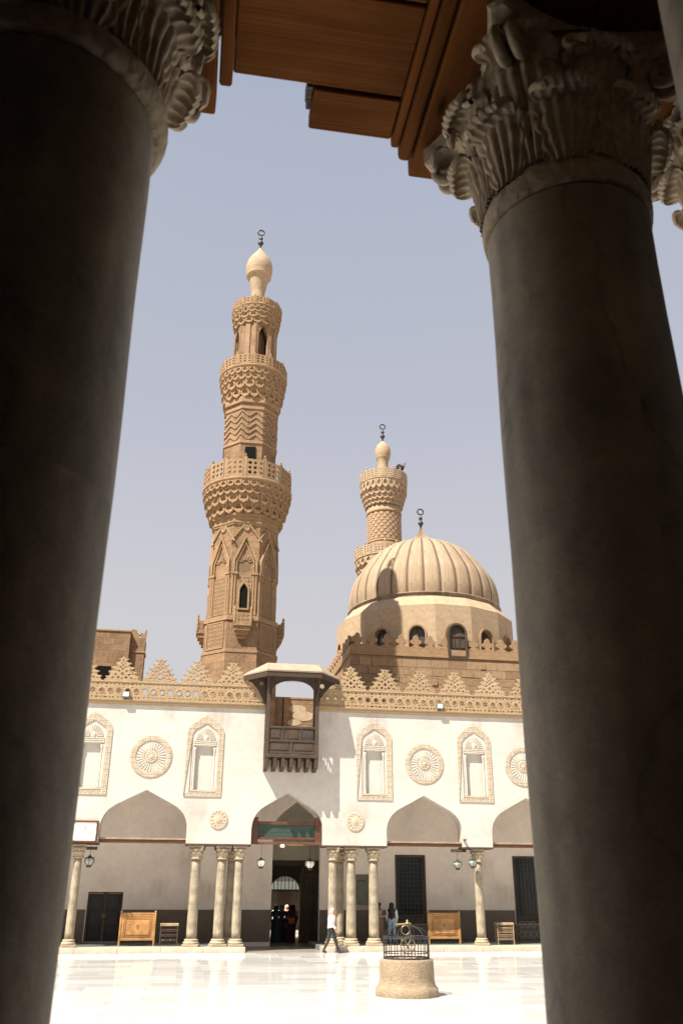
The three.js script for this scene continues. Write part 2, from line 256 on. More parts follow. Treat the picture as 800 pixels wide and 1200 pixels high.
// ------------------------------------------------------------------ far arcade, across the courtyard
const ARCHES = [[-11.8, 1.72], [-6.8, 1.77], [-1.8, 1.77], [4.19, 1.525], [10.2, 1.70], [14.95, 1.70], [19.7, 1.7], [24.4, 1.7]];
const archPath = (cx, half, foot = 4.06) => keel(cx, half, 4.62, [half * .635, 5.6], 6.165, foot, 10);
const arcade = thing('arcade_building', 'white plastered courtyard arcade with keel arches, carved niches and pierced parapet', 'building');
const NICHES = [-9.3, -4.25, .51, 7.99, 12.62, 17.3], ROUNDELS = [-11.8, -6.8, -1.74, 10.28, 14.93, 19.7], SMALL = [1.26, 7.12];
{
  const X0 = -14, X1 = 26, Y0 = 4.06, Y1 = 9.69;
  const pts = [[X0, Y1], [X0, Y0]];
  for (const [c, h] of ARCHES) pts.push(...archPath(c, h, Y0).reverse());
  pts.push([X1, Y0], [X1, Y1], [5.28, Y1], [5.28, 8.82], [3.12, 8.82], [3.12, Y1]);
  const sh = poly(pts);
  for (const c of NICHES) { hole(sh, [[c - .47, 6.2], [c + .47, 6.2], [c + .47, 8.02], [c - .47, 8.02]]); }
  const g = prism(sh, .7); g.translate(0, 0, -.7); mesh('front_wall', metric(g), M.plaster, arcade);
  // kerb and floors
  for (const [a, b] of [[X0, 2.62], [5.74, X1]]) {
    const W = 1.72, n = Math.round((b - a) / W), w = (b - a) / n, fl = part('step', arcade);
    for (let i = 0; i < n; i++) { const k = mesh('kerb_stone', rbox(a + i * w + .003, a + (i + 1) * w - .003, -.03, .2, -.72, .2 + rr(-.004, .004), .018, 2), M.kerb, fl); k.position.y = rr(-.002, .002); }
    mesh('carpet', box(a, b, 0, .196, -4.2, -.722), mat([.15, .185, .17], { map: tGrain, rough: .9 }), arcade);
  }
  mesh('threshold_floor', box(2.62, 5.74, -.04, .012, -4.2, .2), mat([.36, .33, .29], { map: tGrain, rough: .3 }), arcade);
  // rear wall with portal, openings
  const rw = poly([[X0, .0], [X1, .0], [X1, 9.1], [X0, 9.1]]);
  hole(rw, keel(5.1, 1.11, 4.9, [.62, 5.72], 6.2, .01, 10).reverse());
  hole(rw, [[-4.12, .21], [-2.61, .21], [-2.61, 2.21], [-4.12, 2.21]]);
  for (const x of [9.79, 15.6, 20.4]) hole(rw, [[x, .9], [x + 1.48, .9], [x + 1.48, 3.88], [x, 3.88]]);
  const gr = prism(rw, .34); gr.translate(0, 0, -4.54); mesh('rear_wall', metric(gr), M.interior, arcade);
  // dado: dark painted band, a thin skin standing proud of the wall
  for (const x of [9.79, 15.6, 20.4]) mesh('dado', rbox(x - .05, x + 1.53, .2, .885, -4.2, -4.16, .01), M.dado, arcade);
  for (const [a, b] of [[X0, -4.17], [-2.56, 3.98], [6.22, 9.735], [11.325, 15.545], [17.135, 20.345], [21.935, X1]]) mesh('dado', rbox(a, b, .2, 1.49, -4.2, -4.15, .01), M.dado, arcade);
  mesh('wall_return', box(.19, 3.98, 1.495, 7, -4.195, -4.11), M.interior, arcade);
  mesh('ceiling', box(X0, X1, 7.0, 7.2, -4.2, -.7), M.interior, arcade);
  mesh('roof_slab', box(X0, X1, 8.82, 9.1, -4.2, -.7), M.stonePlain, arcade);
  for (const x of [X0, X1 - .3]) mesh('end_wall', box(x, x + .3, .2, 7, -4.2, -.7), M.interior, arcade);
  // tie beams across the arch openings
  for (const [c, h] of ARCHES) if (Math.abs(c - 4.19) > .1) { const b = part('tie_beam', arcade); mesh('board', rbox(c - h, c + h, 4.20, 4.265, -.52, -.16, .008), M.paleWood, b); mesh('joist', rbox(c - h, c + h, 4.075, 4.195, -.48, -.2, .008), M.redWood, b); }
  // wooden imposts over the column groups
  for (const [a, b] of [[-5.05, -3.55], [-.05, 2.69], [5.70, 8.52], [11.87, 13.27], [16.6, 18.05], [-10.1, -8.5], [21.35, 22.75]]) mesh('impost_board', rbox(a, b, 3.985, 4.055, -.74, .02, .008), M.darkWood, arcade);
  // carved niches
  for (const c of NICHES) {
    const n = part('niche', arcade), o = poly([[c - .80, 5.92], [c + .80, 5.92], ...keel(c, .80, 8.55, [.44, 9.05], 9.36, 5.93, 8)]);
    o.holes.push(new THREE.Path([[c - .56, 6.10], [c + .56, 6.10], ...keel(c, .56, 8.45, [.31, 8.80], 9.0, 6.11, 8)].map(([x, y]) => V2(x, y))));
    const f = prism(o, .036, .010); f.translate(0, 0, .002); mesh('frame', f, M.trim, n);
    mesh('back_panel', box(c - .468, c + .468, 6.2, 8.02, -.18, -.14), M.plaster, n);
    for (const s of [-1, 1]) { const k = lathe([[0, 6.2], [.055, 6.2], [.06, 6.25], [.04, 6.3], [.036, 7.8], [.058, 7.86], [.065, 7.96], [0, 7.98]], 10); k.translate(c + s * .415, 0, -.03); mesh('colonnette', metric(k), M.shell, n); }
    mesh('sill', rbox(c - .53, c + .53, 6.12, 6.20, .0, .045, .01), M.trimPlain, n);
    const ribs = []; for (const y of [8.05, 8.13, 8.21]) ribs.push(rbox(c - .50, c + .50, y, y + .04, 0, .032, .008));
    for (let i = 0; i < 15; i++) { const a = PI * (.04 + .92 * i / 14), r0 = .16, r1 = .43 + .10 * Math.pow(Math.sin(a), 6); const q = rbox(r0, r1, -.017, .017, 0, .04, .008); q.rotateZ(a); q.translate(c, 8.29, .0); ribs.push(q); }
    const boss = new THREE.SphereGeometry(.12, 12, 8); boss.scale(1, 1.2, .35); boss.translate(c, 8.38, .01); ribs.push(metric(boss));
    mesh('shell_fluting', ribs, M.shell, n);
  }
  // great medallions
  for (const c of ROUNDELS) {
    const r = part('medallion', arcade), y = 7.52, R = [[.64, 0], [.64, .02], [.68, .034], [.84, .034], [.885, .02], [.89, 0]];
    const band = lathe(R, 56); band.rotateX(PI / 2); band.translate(c, y, .002); mesh('band', metric(band), M.trim, r);
    const pet = []; for (let i = 0; i < 28; i++) { const q = rbox(.30, .61, -.022, .022, 0, .03, .01); q.rotateZ(i / 28 * 2 * PI); q.translate(c, y, 0); pet.push(q); } mesh('rays', pet, M.shell, r);
    const b = []; const d = lathe([[.27, 0], [.26, .035], [.20, .045], [.17, .02], [.1, .03], [.07, .06], [0, .065]], 24); d.rotateX(PI / 2); d.translate(c, y, .002); b.push(metric(d));
    for (let i = 0; i < 8; i++) { const s = new THREE.SphereGeometry(.045, 7, 5); s.scale(1, 1, .5); s.translate(c + .135 * Math.cos(i * PI / 4), y + .135 * Math.sin(i * PI / 4), .03); b.push(metric(s)); } mesh('boss', b, M.trimPlain, r);
  }
  for (const c of SMALL) {
    const r = part('small_medallion', arcade), y = 5.02, d = lathe([[.40, 0], [.39, .03], [.34, .04], [.31, .02], [.24, .02], [.22, .035], [.14, .03], [.12, .05], [0, .06]], 32); d.rotateX(PI / 2); d.translate(c, y, .002);
    const g2 = [metric(d)]; for (let i = 0; i < 12; i++) { const s = new THREE.SphereGeometry(.05, 7, 5); s.scale(.8, 1.2, .45); s.rotateZ(i / 12 * 2 * PI); s.translate(c - .27 * Math.sin(i / 12 * 2 * PI), y + .27 * Math.cos(i / 12 * 2 * PI), .025); g2.push(metric(s)); } mesh('rosette', g2, M.trimPlain, r);
  }
  // cornice
  for (const [a, b] of [[X0, 3.1], [5.3, X1]]) {
    const prof = poly([[-.7, 9.69], [.03, 9.69], [.05, 9.74], [.10, 9.77], [.10, 9.83], [.15, 9.86], [.15, 9.91], [-.7, 9.91]]), g3 = new THREE.ExtrudeGeometry(prof, { depth: b - a, bevelEnabled: false }); g3.rotateY(-PI / 2); g3.translate(b, 0, 0); mesh('cornice', metric(g3), M.crest, arcade);
  }
  // pierced balustrade: panels with a star and two roundels, thin slots above and below
  const pw = 1.11, panelGeo = (() => {
    const s = poly([[0, 9.91], [pw, 9.91], [pw, 10.63], [0, 10.63]]);
    for (let k = 0; k < 3; k++) { const x = .185 + k * .37; if (k === 0) hole(s, ring(x, 10.27, .165, 12, PI / 2, .088)); else hole(s, ring(x, 10.27, .10, 10));
      for (const [dy, sg] of [[10.555, 1], [9.985, -1]]) { hole(s, [[x + .10, dy - .03 * sg], [x + .27 > pw ? x + .17 : x + .27, dy - .03 * sg], [x + .27 > pw ? x + .17 : x + .25, dy + .03 * sg], [x + .12, dy + .03 * sg]].map((q) => q)); hole(s, ring(x, dy - .005 * sg, .035, 6)); }
      if (k) hole(s, ring(x - .185, 10.27 + .155, .045, 3, -PI / 2)), hole(s, ring(x - .185, 10.27 - .155, .045, 3, PI / 2)); }
    const g4 = prism(s, .14); g4.translate(0, 0, -.04); return metric(g4); })();
  const ringGeos = [1, 2].map((k) => { const t = new THREE.TorusGeometry(.118, .022, 5, 14); t.translate(.185 + k * .37, 10.27, .1); return t; });
  for (let i = 0; i < 15; i++) { const m = mesh('balustrade_panel', panelGeo, M.crest, arcade); m.position.x = 3.1 - (i + 1) * pw; for (const q of ringGeos) mesh('roundel_rim', q, M.crest, m); }
  for (let i = 0; i < 18; i++) { const m = mesh('balustrade_panel', panelGeo, M.crest, arcade); m.position.x = 5.3 + i * pw; for (const q of ringGeos) mesh('roundel_rim', q, M.crest, m); }
  for (const [a, b] of [[3.1 - 15 * pw, 3.1], [5.3, 5.3 + 18 * pw]]) mesh('top_rail', rbox(a, b, 10.632, 10.71, -.07, .13, .015), M.crest, arcade);
  const crestTones = [[.46, .335, .208], [.425, .305, .185], [.49, .37, .24]].map((c) => mat(c, { map: tGrain, bump: bStone, bs: .02 }));
  // stepped openwork cresting
  const crestGeos = [0, 1, 2, 3].map((vr) => {
    const half = [[.74, 0], [.76, .05], [.67, .10], [.75, .20], [.60, .21], [.50, .27], [.51, .31], [.64, .41], [.49, .42], [.37, .47], [.38, .51], [.51, .62], [.36, .62], [.24, .67], [.25, .71], [.37, .81], [.24, .82], [.12, .86], [.13, .90], [.24, 1.0], [.11, .99]];
    const jit = ([x, y]) => [x * (1 + (y > .02 ? rr(-.05, .04) : 0)), y + (y > .02 ? rr(-.012, .012) : 0)], s = poly([...half.map(jit), ...(vr === 2 ? [[.06, 1.0]] : [[0, 1.09]]), ...half.slice().reverse().map(([x, y]) => jit([-x, y]))]);
    const dia = (x, y, a, b) => { a *= 1.1; b *= 1.1; hole(s, [[x, y - b], [x + a, y], [x, y + b], [x - a, y]]); };
    for (const sg of [-1, 1]) { dia(sg * .16, .14, .075, .055); dia(sg * .40, .12, .06, .045); dia(sg * .57, .09, .04, .03); dia(sg * .29, .27, .06, .05); dia(sg * .44, .30, .035, .03); dia(sg * .16, .43, .06, .05); dia(sg * .31, .45, .035, .03); dia(sg * .10, .60, .045, .04); dia(sg * .21, .63, .03, .025); dia(sg * .07, .78, .03, .035); }
    hole(s, ring(0, .30, .075, 8)); dia(0, .52, .05, .06); dia(0, .69, .035, .045); dia(0, .90, .03, .045); dia(0, .10, .05, .04);
    const g5 = prism(s, .13, .012); g5.translate(0, 10.712, -.05); return metric(g5); });
  for (const x of [-13.0, -11.4, -9.8, -8.2, -6.55, -4.92, -3.3, -1.67, -.02, 1.55, 6.92, 8.53, 10.16, 11.84, 13.54, 15.2, 16.85, 18.5, 20.1, 21.7, 23.3]) { const m = mesh('crest', crestGeos[Math.floor(rnd() * 4)], crestTones[Math.floor(rnd() * 3)], arcade); m.position.x = x; m.rotation.z = 0; }
}
// columns carrying the arcade
for (const [x, label] of [[-11.0, 0], [-4.31, 'pale marble column below the framed notice'], [12.62, 'single pale marble column beside two hanging lanterns'], [17.3, 0], [-9.3, 0]]) if (label) farColumn(x, -.35, x < 0 ? .175 : .185, label, 'columns of the far arcade');
for (const [x, z, r, label] of [[.46, -.35, .205, 'outer column of the triple group by the low shoe rack'], [1.52, -.35, .20, 'middle column of the triple group by the low shoe rack'], [2.24, -.30, .185, 'column flanking the gateway on the shoe rack side'],
  [6.2, -.30, .185, 'column flanking the gateway behind the walking man'], [7.0, -.35, .20, 'middle column of the triple group behind the walking man'], [7.97, -.35, .205, 'column beside the two standing women']]) farColumn(x, z, r, label, 'columns of the far arcade');
for (const [x, label] of [[1.97, 'shaded column behind the triple group by the low shoe rack'], [6.72, 'shaded column behind the triple group by the walking man']]) farColumn(x, -1.55, .17, label, 'columns of the far arcade');
for (const x of [-9.3, 17.3, 22.0]) farColumn(x, -.35, .18, 'pale marble column of the far arcade outside the triple groups', 'columns of the far arcade');

// ------------------------------------------------------------------ gateway behind the entrance arch
{
  const g = thing('gateway', 'shadowed gate passage behind the entrance arch with a tall door standing open', 'gateway');
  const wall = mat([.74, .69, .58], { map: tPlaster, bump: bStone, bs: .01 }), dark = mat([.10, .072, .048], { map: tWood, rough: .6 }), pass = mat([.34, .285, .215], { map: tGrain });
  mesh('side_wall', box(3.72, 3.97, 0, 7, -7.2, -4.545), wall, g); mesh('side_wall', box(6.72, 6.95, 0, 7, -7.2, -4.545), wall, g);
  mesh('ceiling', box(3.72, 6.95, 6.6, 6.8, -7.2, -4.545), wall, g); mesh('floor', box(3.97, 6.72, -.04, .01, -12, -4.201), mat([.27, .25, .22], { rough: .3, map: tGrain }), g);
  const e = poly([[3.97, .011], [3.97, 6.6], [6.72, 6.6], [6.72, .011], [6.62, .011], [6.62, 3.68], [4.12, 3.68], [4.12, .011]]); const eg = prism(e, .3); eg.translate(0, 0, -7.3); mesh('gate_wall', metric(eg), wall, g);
  // second, blind arch on the gate wall
  const ba = band(keel(5.34, 1.18, 4.5, [.75, 5.4], 5.95, 3.75, 8), keel(5.34, 1.06, 4.5, [.67, 5.3], 5.80, 3.75, 8)); const bg = prism(ba, .06); bg.translate(0, 0, -6.995); mesh('blind_arch', bg, wall, g);
  const fr = [rbox(4.12, 4.22, .012, 3.68, -7.25, -7.02, .01), rbox(6.52, 6.62, .012, 3.68, -7.25, -7.02, .01), rbox(4.22, 6.52, 3.45, 3.68, -7.25, -7.02, .01)]; mesh('gate_frame', fr, dark, g);
  const leaf = part('door_leaf', g); for (let i = 0; i < 4; i++) mesh('plank', rbox(5.71 + i * .2, 5.90 + i * .2, .03, 3.44, -7.2, -7.12, .008), dark, leaf); for (const y of [.5, 1.7, 2.9]) mesh('batten', rbox(5.72, 6.5, y, y + .14, -7.118, -7.09, .01), dark, leaf);
  mesh('door_edge', rbox(5.655, 5.7, .03, 3.1, -7.26, -7.1, .008), mat([.45, .35, .2], { map: tWood }), g);
  // passage to the street, round-headed at its far end
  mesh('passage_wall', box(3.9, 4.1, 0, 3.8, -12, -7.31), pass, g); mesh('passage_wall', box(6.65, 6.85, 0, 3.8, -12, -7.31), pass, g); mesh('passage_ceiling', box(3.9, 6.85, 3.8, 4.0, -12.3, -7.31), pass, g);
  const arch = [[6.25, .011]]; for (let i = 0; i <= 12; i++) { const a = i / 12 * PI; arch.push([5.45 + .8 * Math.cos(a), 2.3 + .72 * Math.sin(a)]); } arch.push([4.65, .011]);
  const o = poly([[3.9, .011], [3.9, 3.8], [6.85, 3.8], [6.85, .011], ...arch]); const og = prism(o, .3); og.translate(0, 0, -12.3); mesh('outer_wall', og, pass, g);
  mesh('lunette_grille', [...[4.85, 5.05, 5.25, 5.45, 5.65, 5.85, 6.05].map((x) => rod([x, 2.3, -12.1], [x, 2.3 + .7 * Math.sqrt(Math.max(0, 1 - Math.pow((x - 5.45) / .8, 2))), -12.1], .018)), rod([4.65, 2.3, -12.1], [6.25, 2.3, -12.1], .03)], M.iron, g);
  // the street outside
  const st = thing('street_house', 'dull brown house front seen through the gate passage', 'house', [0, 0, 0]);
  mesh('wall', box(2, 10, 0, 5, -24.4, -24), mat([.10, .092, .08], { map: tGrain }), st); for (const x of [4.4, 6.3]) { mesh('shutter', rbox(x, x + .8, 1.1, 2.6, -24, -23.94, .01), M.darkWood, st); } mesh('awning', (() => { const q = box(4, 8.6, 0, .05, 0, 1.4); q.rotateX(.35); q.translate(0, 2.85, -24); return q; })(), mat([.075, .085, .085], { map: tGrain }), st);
  const stall = thing('market_stall', 'low market stall of bright goods outside the gate', 'stall', [6.0, 0, -19]);
  mesh('table', rbox(-.9, .9, .75, .82, -.4, .4, .01), M.paleWood, stall); for (const [x, z] of [[-.8, -.3], [.8, -.3], [-.8, .3], [.8, .3]]) mesh('leg', rbox(x - .03, x + .03, 0, .75, z - .03, z + .03, .005), M.paleWood, stall);
  for (let i = 0; i < 6; i++) { const c = tag(mesh('goods_box', rbox(-.12, .12, 0, .2, -.15, .15, .01), mat([[.7, .66, .6], [.12, .22, .5], [.6, .1, .06], [.75, .6, .15], [.2, .35, .3], [.7, .7, .7]][i], { rough: .6 })), ['cream', 'blue', 'red', 'yellow', 'green', 'white'][i] + ' goods box on the stall outside the gate', 'box', 'goods boxes on the street stall'); c.position.set(5.25 + i * .3, .82, -18.95); }
}
// ------------------------------------------------------------------ carved beam with the green inscription over the entrance
{
  const t = thing('inscription_beam', 'red-brown wooden beam with a green inscribed panel spanning the entrance arch', 'sign', [4.19, 4.08, -.34]);
  const cv = document.createElement('canvas'); cv.width = 1024; cv.height = 172; const c = cv.getContext('2d'); c.fillStyle = '#2a4036'; c.fillRect(0, 0, 1024, 172);
  for (let i = 0; i < 900; i++) { c.fillStyle = `rgba(${rnd() < .5 ? '20,40,32' : '70,96,80'},.18)`; c.fillRect(rnd() * 1024, rnd() * 172, rr(2, 16), rr(1, 4)); }
  c.strokeStyle = '#0d1712'; c.fillStyle = '#0d1712'; c.lineCap = 'round'; let x = 980;
  while (x > 40) { c.lineWidth = rr(6, 10); const w = rr(34, 74), y = 104 + rr(-8, 8); c.beginPath(); c.moveTo(x, y - rr(10, 56)); c.quadraticCurveTo(x - 4, y + 12, x - w * .5, y); c.quadraticCurveTo(x - w, y - rr(-16, 20), x - w, y + rr(4, 30)); c.stroke(); if (rnd() < .55) { c.beginPath(); c.moveTo(x - w * .6, y - 4); c.lineTo(x - w * .6 + rr(-4, 4), y - rr(56, 78)); c.stroke(); } for (let k = 0; k < 2; k++) if (rnd() < .6) { c.beginPath(); c.arc(x - rr(6, w), y + (rnd() < .5 ? -34 : 30), 5, 0, 7); c.fill(); } x -= w + rr(2, 20); }
  const ct = new THREE.CanvasTexture(cv); ct.colorSpace = THREE.SRGBColorSpace;
  for (const s of [-1, 1]) { const sh = poly([[0, 0], [.30, 0], [.30, .86], [.25, .98], [.16, 1.07], [.02, 1.10], [0, 1.04]].map(([a, b]) => [s > 0 ? 1.525 - .30 + a : -(1.525 - .30 + a), b])); const g = prism(sh, .2, .012); g.translate(0, 0, -.1); mesh('end_bracket', g, M.redWood, t); }
  for (const [a, b] of [[.79, .92], [.20, .29], [.0, .10]]) mesh('rail', rbox(-1.222, 1.222, a, b, -.07, .07, .01), M.redWood, t);
  mesh('back_board', box(-1.222, 1.222, .292, .788, -.05, .0), M.darkWood, t);
  const p = new THREE.PlaneGeometry(2.44, .49); p.translate(0, .54, .006); mesh('inscription_panel', p, new THREE.MeshStandardMaterial({ map: ct, roughness: .55 }), t);
  const fl = thing('floodlight', 'small white floodlight fixed under the inscribed beam', 'lamp', [4.02, 4.03, -.18]); mesh('housing', [rbox(-.09, .09, -.07, .04, -.06, .06, .02, 2), rod([0, .03, 0], [0, .055, 0], .012)], mat([.85, .85, .83], { rough: .3 }), fl); mesh('tube_bracket', rod([.16, .03, .02], [.9, .03, .02], .012), M.brass, fl);
}
// ------------------------------------------------------------------ wooden balcony kiosk over the entrance
{
  const t = thing('wooden_balcony', 'dark carved wooden balcony with hipped roof projecting over the entrance arch', 'balcony', [4.2, 0, 0]);
  const bracketWood = mat([.10, .055, .032], { map: tWood, rough: .65 });
  const W = 1.16, zf = .86, wood = M.darkWood, post = (x, z) => rbox(x - .075, x + .075, 7.5, 11.05, z - .075, z + .075, .012);
  for (const x of [-W + .08, W - .08]) { mesh('post', post(x, zf - .08), wood, t); mesh('post', rbox(x - .075, x + .075, 7.5, 11.05, .02, .15, .012), wood, t); }
  mesh('floor', rbox(-W, W, 7.52, 7.66, .01, zf, .015), wood, t);
  for (let i = 0; i < 7; i++) { const x = -W + .09 + i * (2 * W - .18) / 6, s = poly([[0, 7.02], [.16, 7.02], [.34, 7.08], [.52, 7.12], [.80, 7.14], [.82, 7.52], [0, 7.52]]); const g = new THREE.ExtrudeGeometry(s, { depth: .14, bevelEnabled: true, bevelSize: .01, bevelThickness: .01, bevelSegments: 1 }); g.rotateY(-PI / 2); g.translate(x + .07, 0, .004); mesh('bracket', metric(g), bracketWood, t); }
  // parapet panels, front and sides
  const fx = W - .16; const P = part('front_parapet', t);
  for (const y of [7.68, 8.18, 8.76]) mesh('rail', rbox(-fx, fx, y, y + .085, zf - .13, zf - .03, .01), wood, P);
  for (const [a, b, y0, y1] of [[-fx, -.055, 7.765, 8.18], [.015, fx, 7.765, 8.18], [-fx, -.425, 8.265, 8.76], [-.355, .355, 8.265, 8.76]]) { mesh('panel', rbox(a, b, y0, y1, zf - .10, zf - .07, .004), wood, P); mesh('panel_moulding', [rbox(a + .10, b - .10, y0 + .07, y1 - .07, zf - .072, zf - .05, .01)], wood, P); }
  for (const x of [-.02, -.39, .39]) mesh('stile', rbox(x - .035, x + .035, x === -.02 ? 7.765 : 8.265, x === -.02 ? 8.18 : 8.76, zf - .12, zf - .04, .008), wood, P);
  const lat = []; for (let i = 0; i < 6; i++) lat.push(rod([.46 + i * .09, 8.265, zf - .085], [.46 + i * .09, 8.76, zf - .085], .017, .017, 6)); for (let i = 0; i < 5; i++) lat.push(rod([.42, 8.31 + i * .1, zf - .085], [fx, 8.31 + i * .1, zf - .085], .012, .012, 6)); mesh('lattice', lat, wood, P);
  for (const s of [-1, 1]) { const S = part('side_parapet', t), x = s * (W - .08); for (const y of [7.68, 8.18, 8.76]) mesh('rail', rbox(x - .05, x + .05, y, y + .085, .15, zf - .16, .01), wood, S); mesh('panel', rbox(x - .015, x + .015, 7.765, 8.18, .15, zf - .16, .004), wood, S); const sp = []; for (let i = 0; i < 6; i++) sp.push(rod([x, 8.265, .2 + i * .085], [x, 8.76, .2 + i * .085], .018, .018, 6)); mesh('spindles', sp, wood, S); }
  // arched head boards with a fringe of pendants
  const head = (half, dz) => { const pts = [[-half, 10.05], [-half, 11.05], [half, 11.05], [half, 10.05], [half - .04, 10.05]]; const n = 14; for (let i = 0; i <= n; i++) { const a = i / n * PI; pts.push([(half - .05) * Math.cos(a), 10.2 + .66 * Math.pow(Math.sin(a), .75)]); } pts.push([-half + .04, 10.05]); return prism(poly(pts), .06, .006); };
  const hf = head(fx, 0); hf.translate(0, 0, zf - .11); mesh('front_arch', hf, wood, t);
  for (const s of [-1, 1]) { const h2 = head((zf - .31) / 2, 0); h2.rotateY(PI / 2); h2.translate(s * (W - .08) - .03, 0, (zf - .01) / 2); mesh('side_arch', metric(h2), wood, t); }
  const fr = []; for (let i = 0; i < 9; i++) { const x = -.34 + i * .085; fr.push(rod([x, 10.88, zf - .08], [x, 10.79, zf - .08], .026, .006, 6)); } mesh('arch_pendants', fr, wood, t);
  // roof: flared eaves on struts, pale sheet covering
  const ev = (y, g) => [[-W - .05 - g * .3, y, zf + .50 + g], [W + .05 + g * .3, y, zf + .50 + g], [W + 1.08 + g, y, .03], [-W - 1.08 - g, y, .03]];
  mesh('soffit', metric(new ConvexGeometry([...ev(11.06, -.03), ...ev(11.13, -.03)].map((p) => V3(...p)))), wood, t);
  const rp = [...ev(11.134, 0), ...ev(11.19, .02), [-W - .02, 11.64, .72], [W - .05, 11.64, .72], [-W - .12, 11.70, .03], [W + .05, 11.70, .03]]; mesh('roof_sheet', metric(new ConvexGeometry(rp.map((p) => V3(...p)))), M.sheet, t);
  const seams = []; for (let i = 0; i <= 4; i++) { const x = -W + i * (2 * W) / 4; seams.push(rod([x * 1.04, 11.20, zf + .50], [x * .98, 11.652, .72], .012, .012, 5)); } mesh('roof_seams', seams, M.sheet, t);
  const e = ev(11.06, -.04), pend = (a, b, n) => { const out = []; for (let i = 0; i < n; i++) { const f = (i + .5) / n, x = lerp(a[0], b[0], f), z = lerp(a[2], b[2], f); const q = box(-.028, .028, -.15, 0, -.012, .012); q.rotateY(Math.atan2(-(b[2] - a[2]), b[0] - a[0])); q.translate(x, 11.062, z); out.push(q); } return out; };
  stuff(mesh('eave_fringe', [...pend(e[0], e[1], 30), ...pend(e[1], e[2], 24), ...pend(e[3], e[0], 24)], wood, t));
  for (const s of [-1, 1]) { mesh('strut', (() => { const o = poly([[0, 9.85], [.07, 9.95], [.16, 10.22], [.34, 10.52], [.62, 10.82], [.92, 10.98], [.94, 11.05], [0, 11.05]].map(([x, y]) => [s * (W + x), y])); hole(o, ring(s * (W + .22), 10.80, .11, 9)); const g = prism(o, .09, .008); g.translate(0, 0, .10); return g; })(), wood, t); mesh('strut', tube([[s * (W - .08), 10.3, zf], [s * (W - .03), 10.6, zf + .12], [s * (W - .02), 11.05, zf + .32]], .04, 6), wood, t); }
}
// ------------------------------------------------------------------ things standing in and on the far arcade
{ // framed notice on the pier
  const t = thing('framed_notice', 'brown framed white notice with a small red emblem fixed over a column', 'sign', [-4.3, 4.06, .02]);
  const cv = document.createElement('canvas'); cv.width = 512; cv.height = 300; const c = cv.getContext('2d'); c.fillStyle = '#f1e6d4'; c.fillRect(0, 0, 512, 300);
  c.fillStyle = '#b5714c'; c.strokeStyle = '#a8623f'; c.lineWidth = 9; c.lineCap = 'round'; // emblem as seen: a crest of strokes tapering to a point
  for (const [a, b, d, e] of [[306, 70, 348, 58], [300, 92, 356, 84], [296, 112, 352, 100], [318, 60, 346, 118], [308, 132, 344, 126], [322, 146, 336, 160]]) { c.beginPath(); c.moveTo(a, b); c.quadraticCurveTo((a + d) / 2, b + 14, d, e); c.stroke(); } c.fillStyle = '#c9a25f'; c.fillRect(322, 150, 14, 40);
  c.strokeStyle = '#c4b190'; c.lineWidth = 3; for (let i = 0; i < 5; i++) { c.beginPath(); c.moveTo(70, 90 + i * 34); c.lineTo(230 + (i % 2) * 16, 90 + i * 34); c.stroke(); }
  const ct = new THREE.CanvasTexture(cv); ct.colorSpace = THREE.SRGBColorSpace; const p = new THREE.PlaneGeometry(1.22, .70); p.translate(0, .41, .052);
  mesh('backing', box(-.64, .64, .03, .79, .0, .045), M.darkWood, t); mesh('notice_face', p, new THREE.MeshStandardMaterial({ map: ct, roughness: .5 }), t);
  for (const [a, b, y0, y1] of [[-.69, .69, -.01, .06], [-.69, .69, .76, .83], [-.69, -.61, .06, .76], [.61, .69, .06, .76]]) mesh('frame_bar', rbox(a, b, y0, y1, 0, .085, .012), M.redWood, t);
}
function screen(pos, label, turn) {
  const t = thing('wooden_screen', label, 'screen', pos, 'low wooden screens in the arcade', turn), m = M.honeyWood;
  for (const x of [-.69, .69]) { mesh('post', [rbox(x - .035, x + .035, 0, 1.24, -.035, .035, .008), at(lathe([[0, 0], [.03, 0], [.045, .035], [.02, .06], [0, .09]], 8), x, 1.24, 0)], m, t); }
  for (const y of [.2, 1.16]) mesh('rail', rbox(-.655, .655, y, y + .07, -.025, .025, .008), m, t);
  mesh('panel', rbox(-.655, .655, .27, 1.16, -.012, .012, .004), m, t);
  mesh('moulding', [[-.5, .5, .40, .43], [-.5, .5, 1.0, 1.03], [-.5, -.47, .43, 1.0], [.47, .5, .43, 1.0], [-.56, .56, .34, .355], [-.56, .56, 1.08, 1.095], [-.56, -.545, .355, 1.08], [.545, .56, .355, 1.08]].map(([a, b, c, d]) => rbox(a, b, c, d, .012, .028, .004)), mat([.44, .22, .07], { map: tWood, rough: .5 }), t);
  const r = lathe([[.075, 0], [.07, .012], [.05, .016], [.045, .008], [.02, .012], [0, .02]], 16); r.rotateX(PI / 2); r.scale(.8, 1.25, 1); r.translate(0, .715, .012); mesh('carved_medallion', metric(r), mat([.44, .22, .07], { map: tWood, rough: .5 }), t); return t;
}
screen([-1.73, .197, -1.1], 'honey-coloured wooden screen beside the shoe rack near the dark double door', .02); screen([11.35, .197, -1.6], 'honey-coloured wooden screen near the tall grated window', -.02);
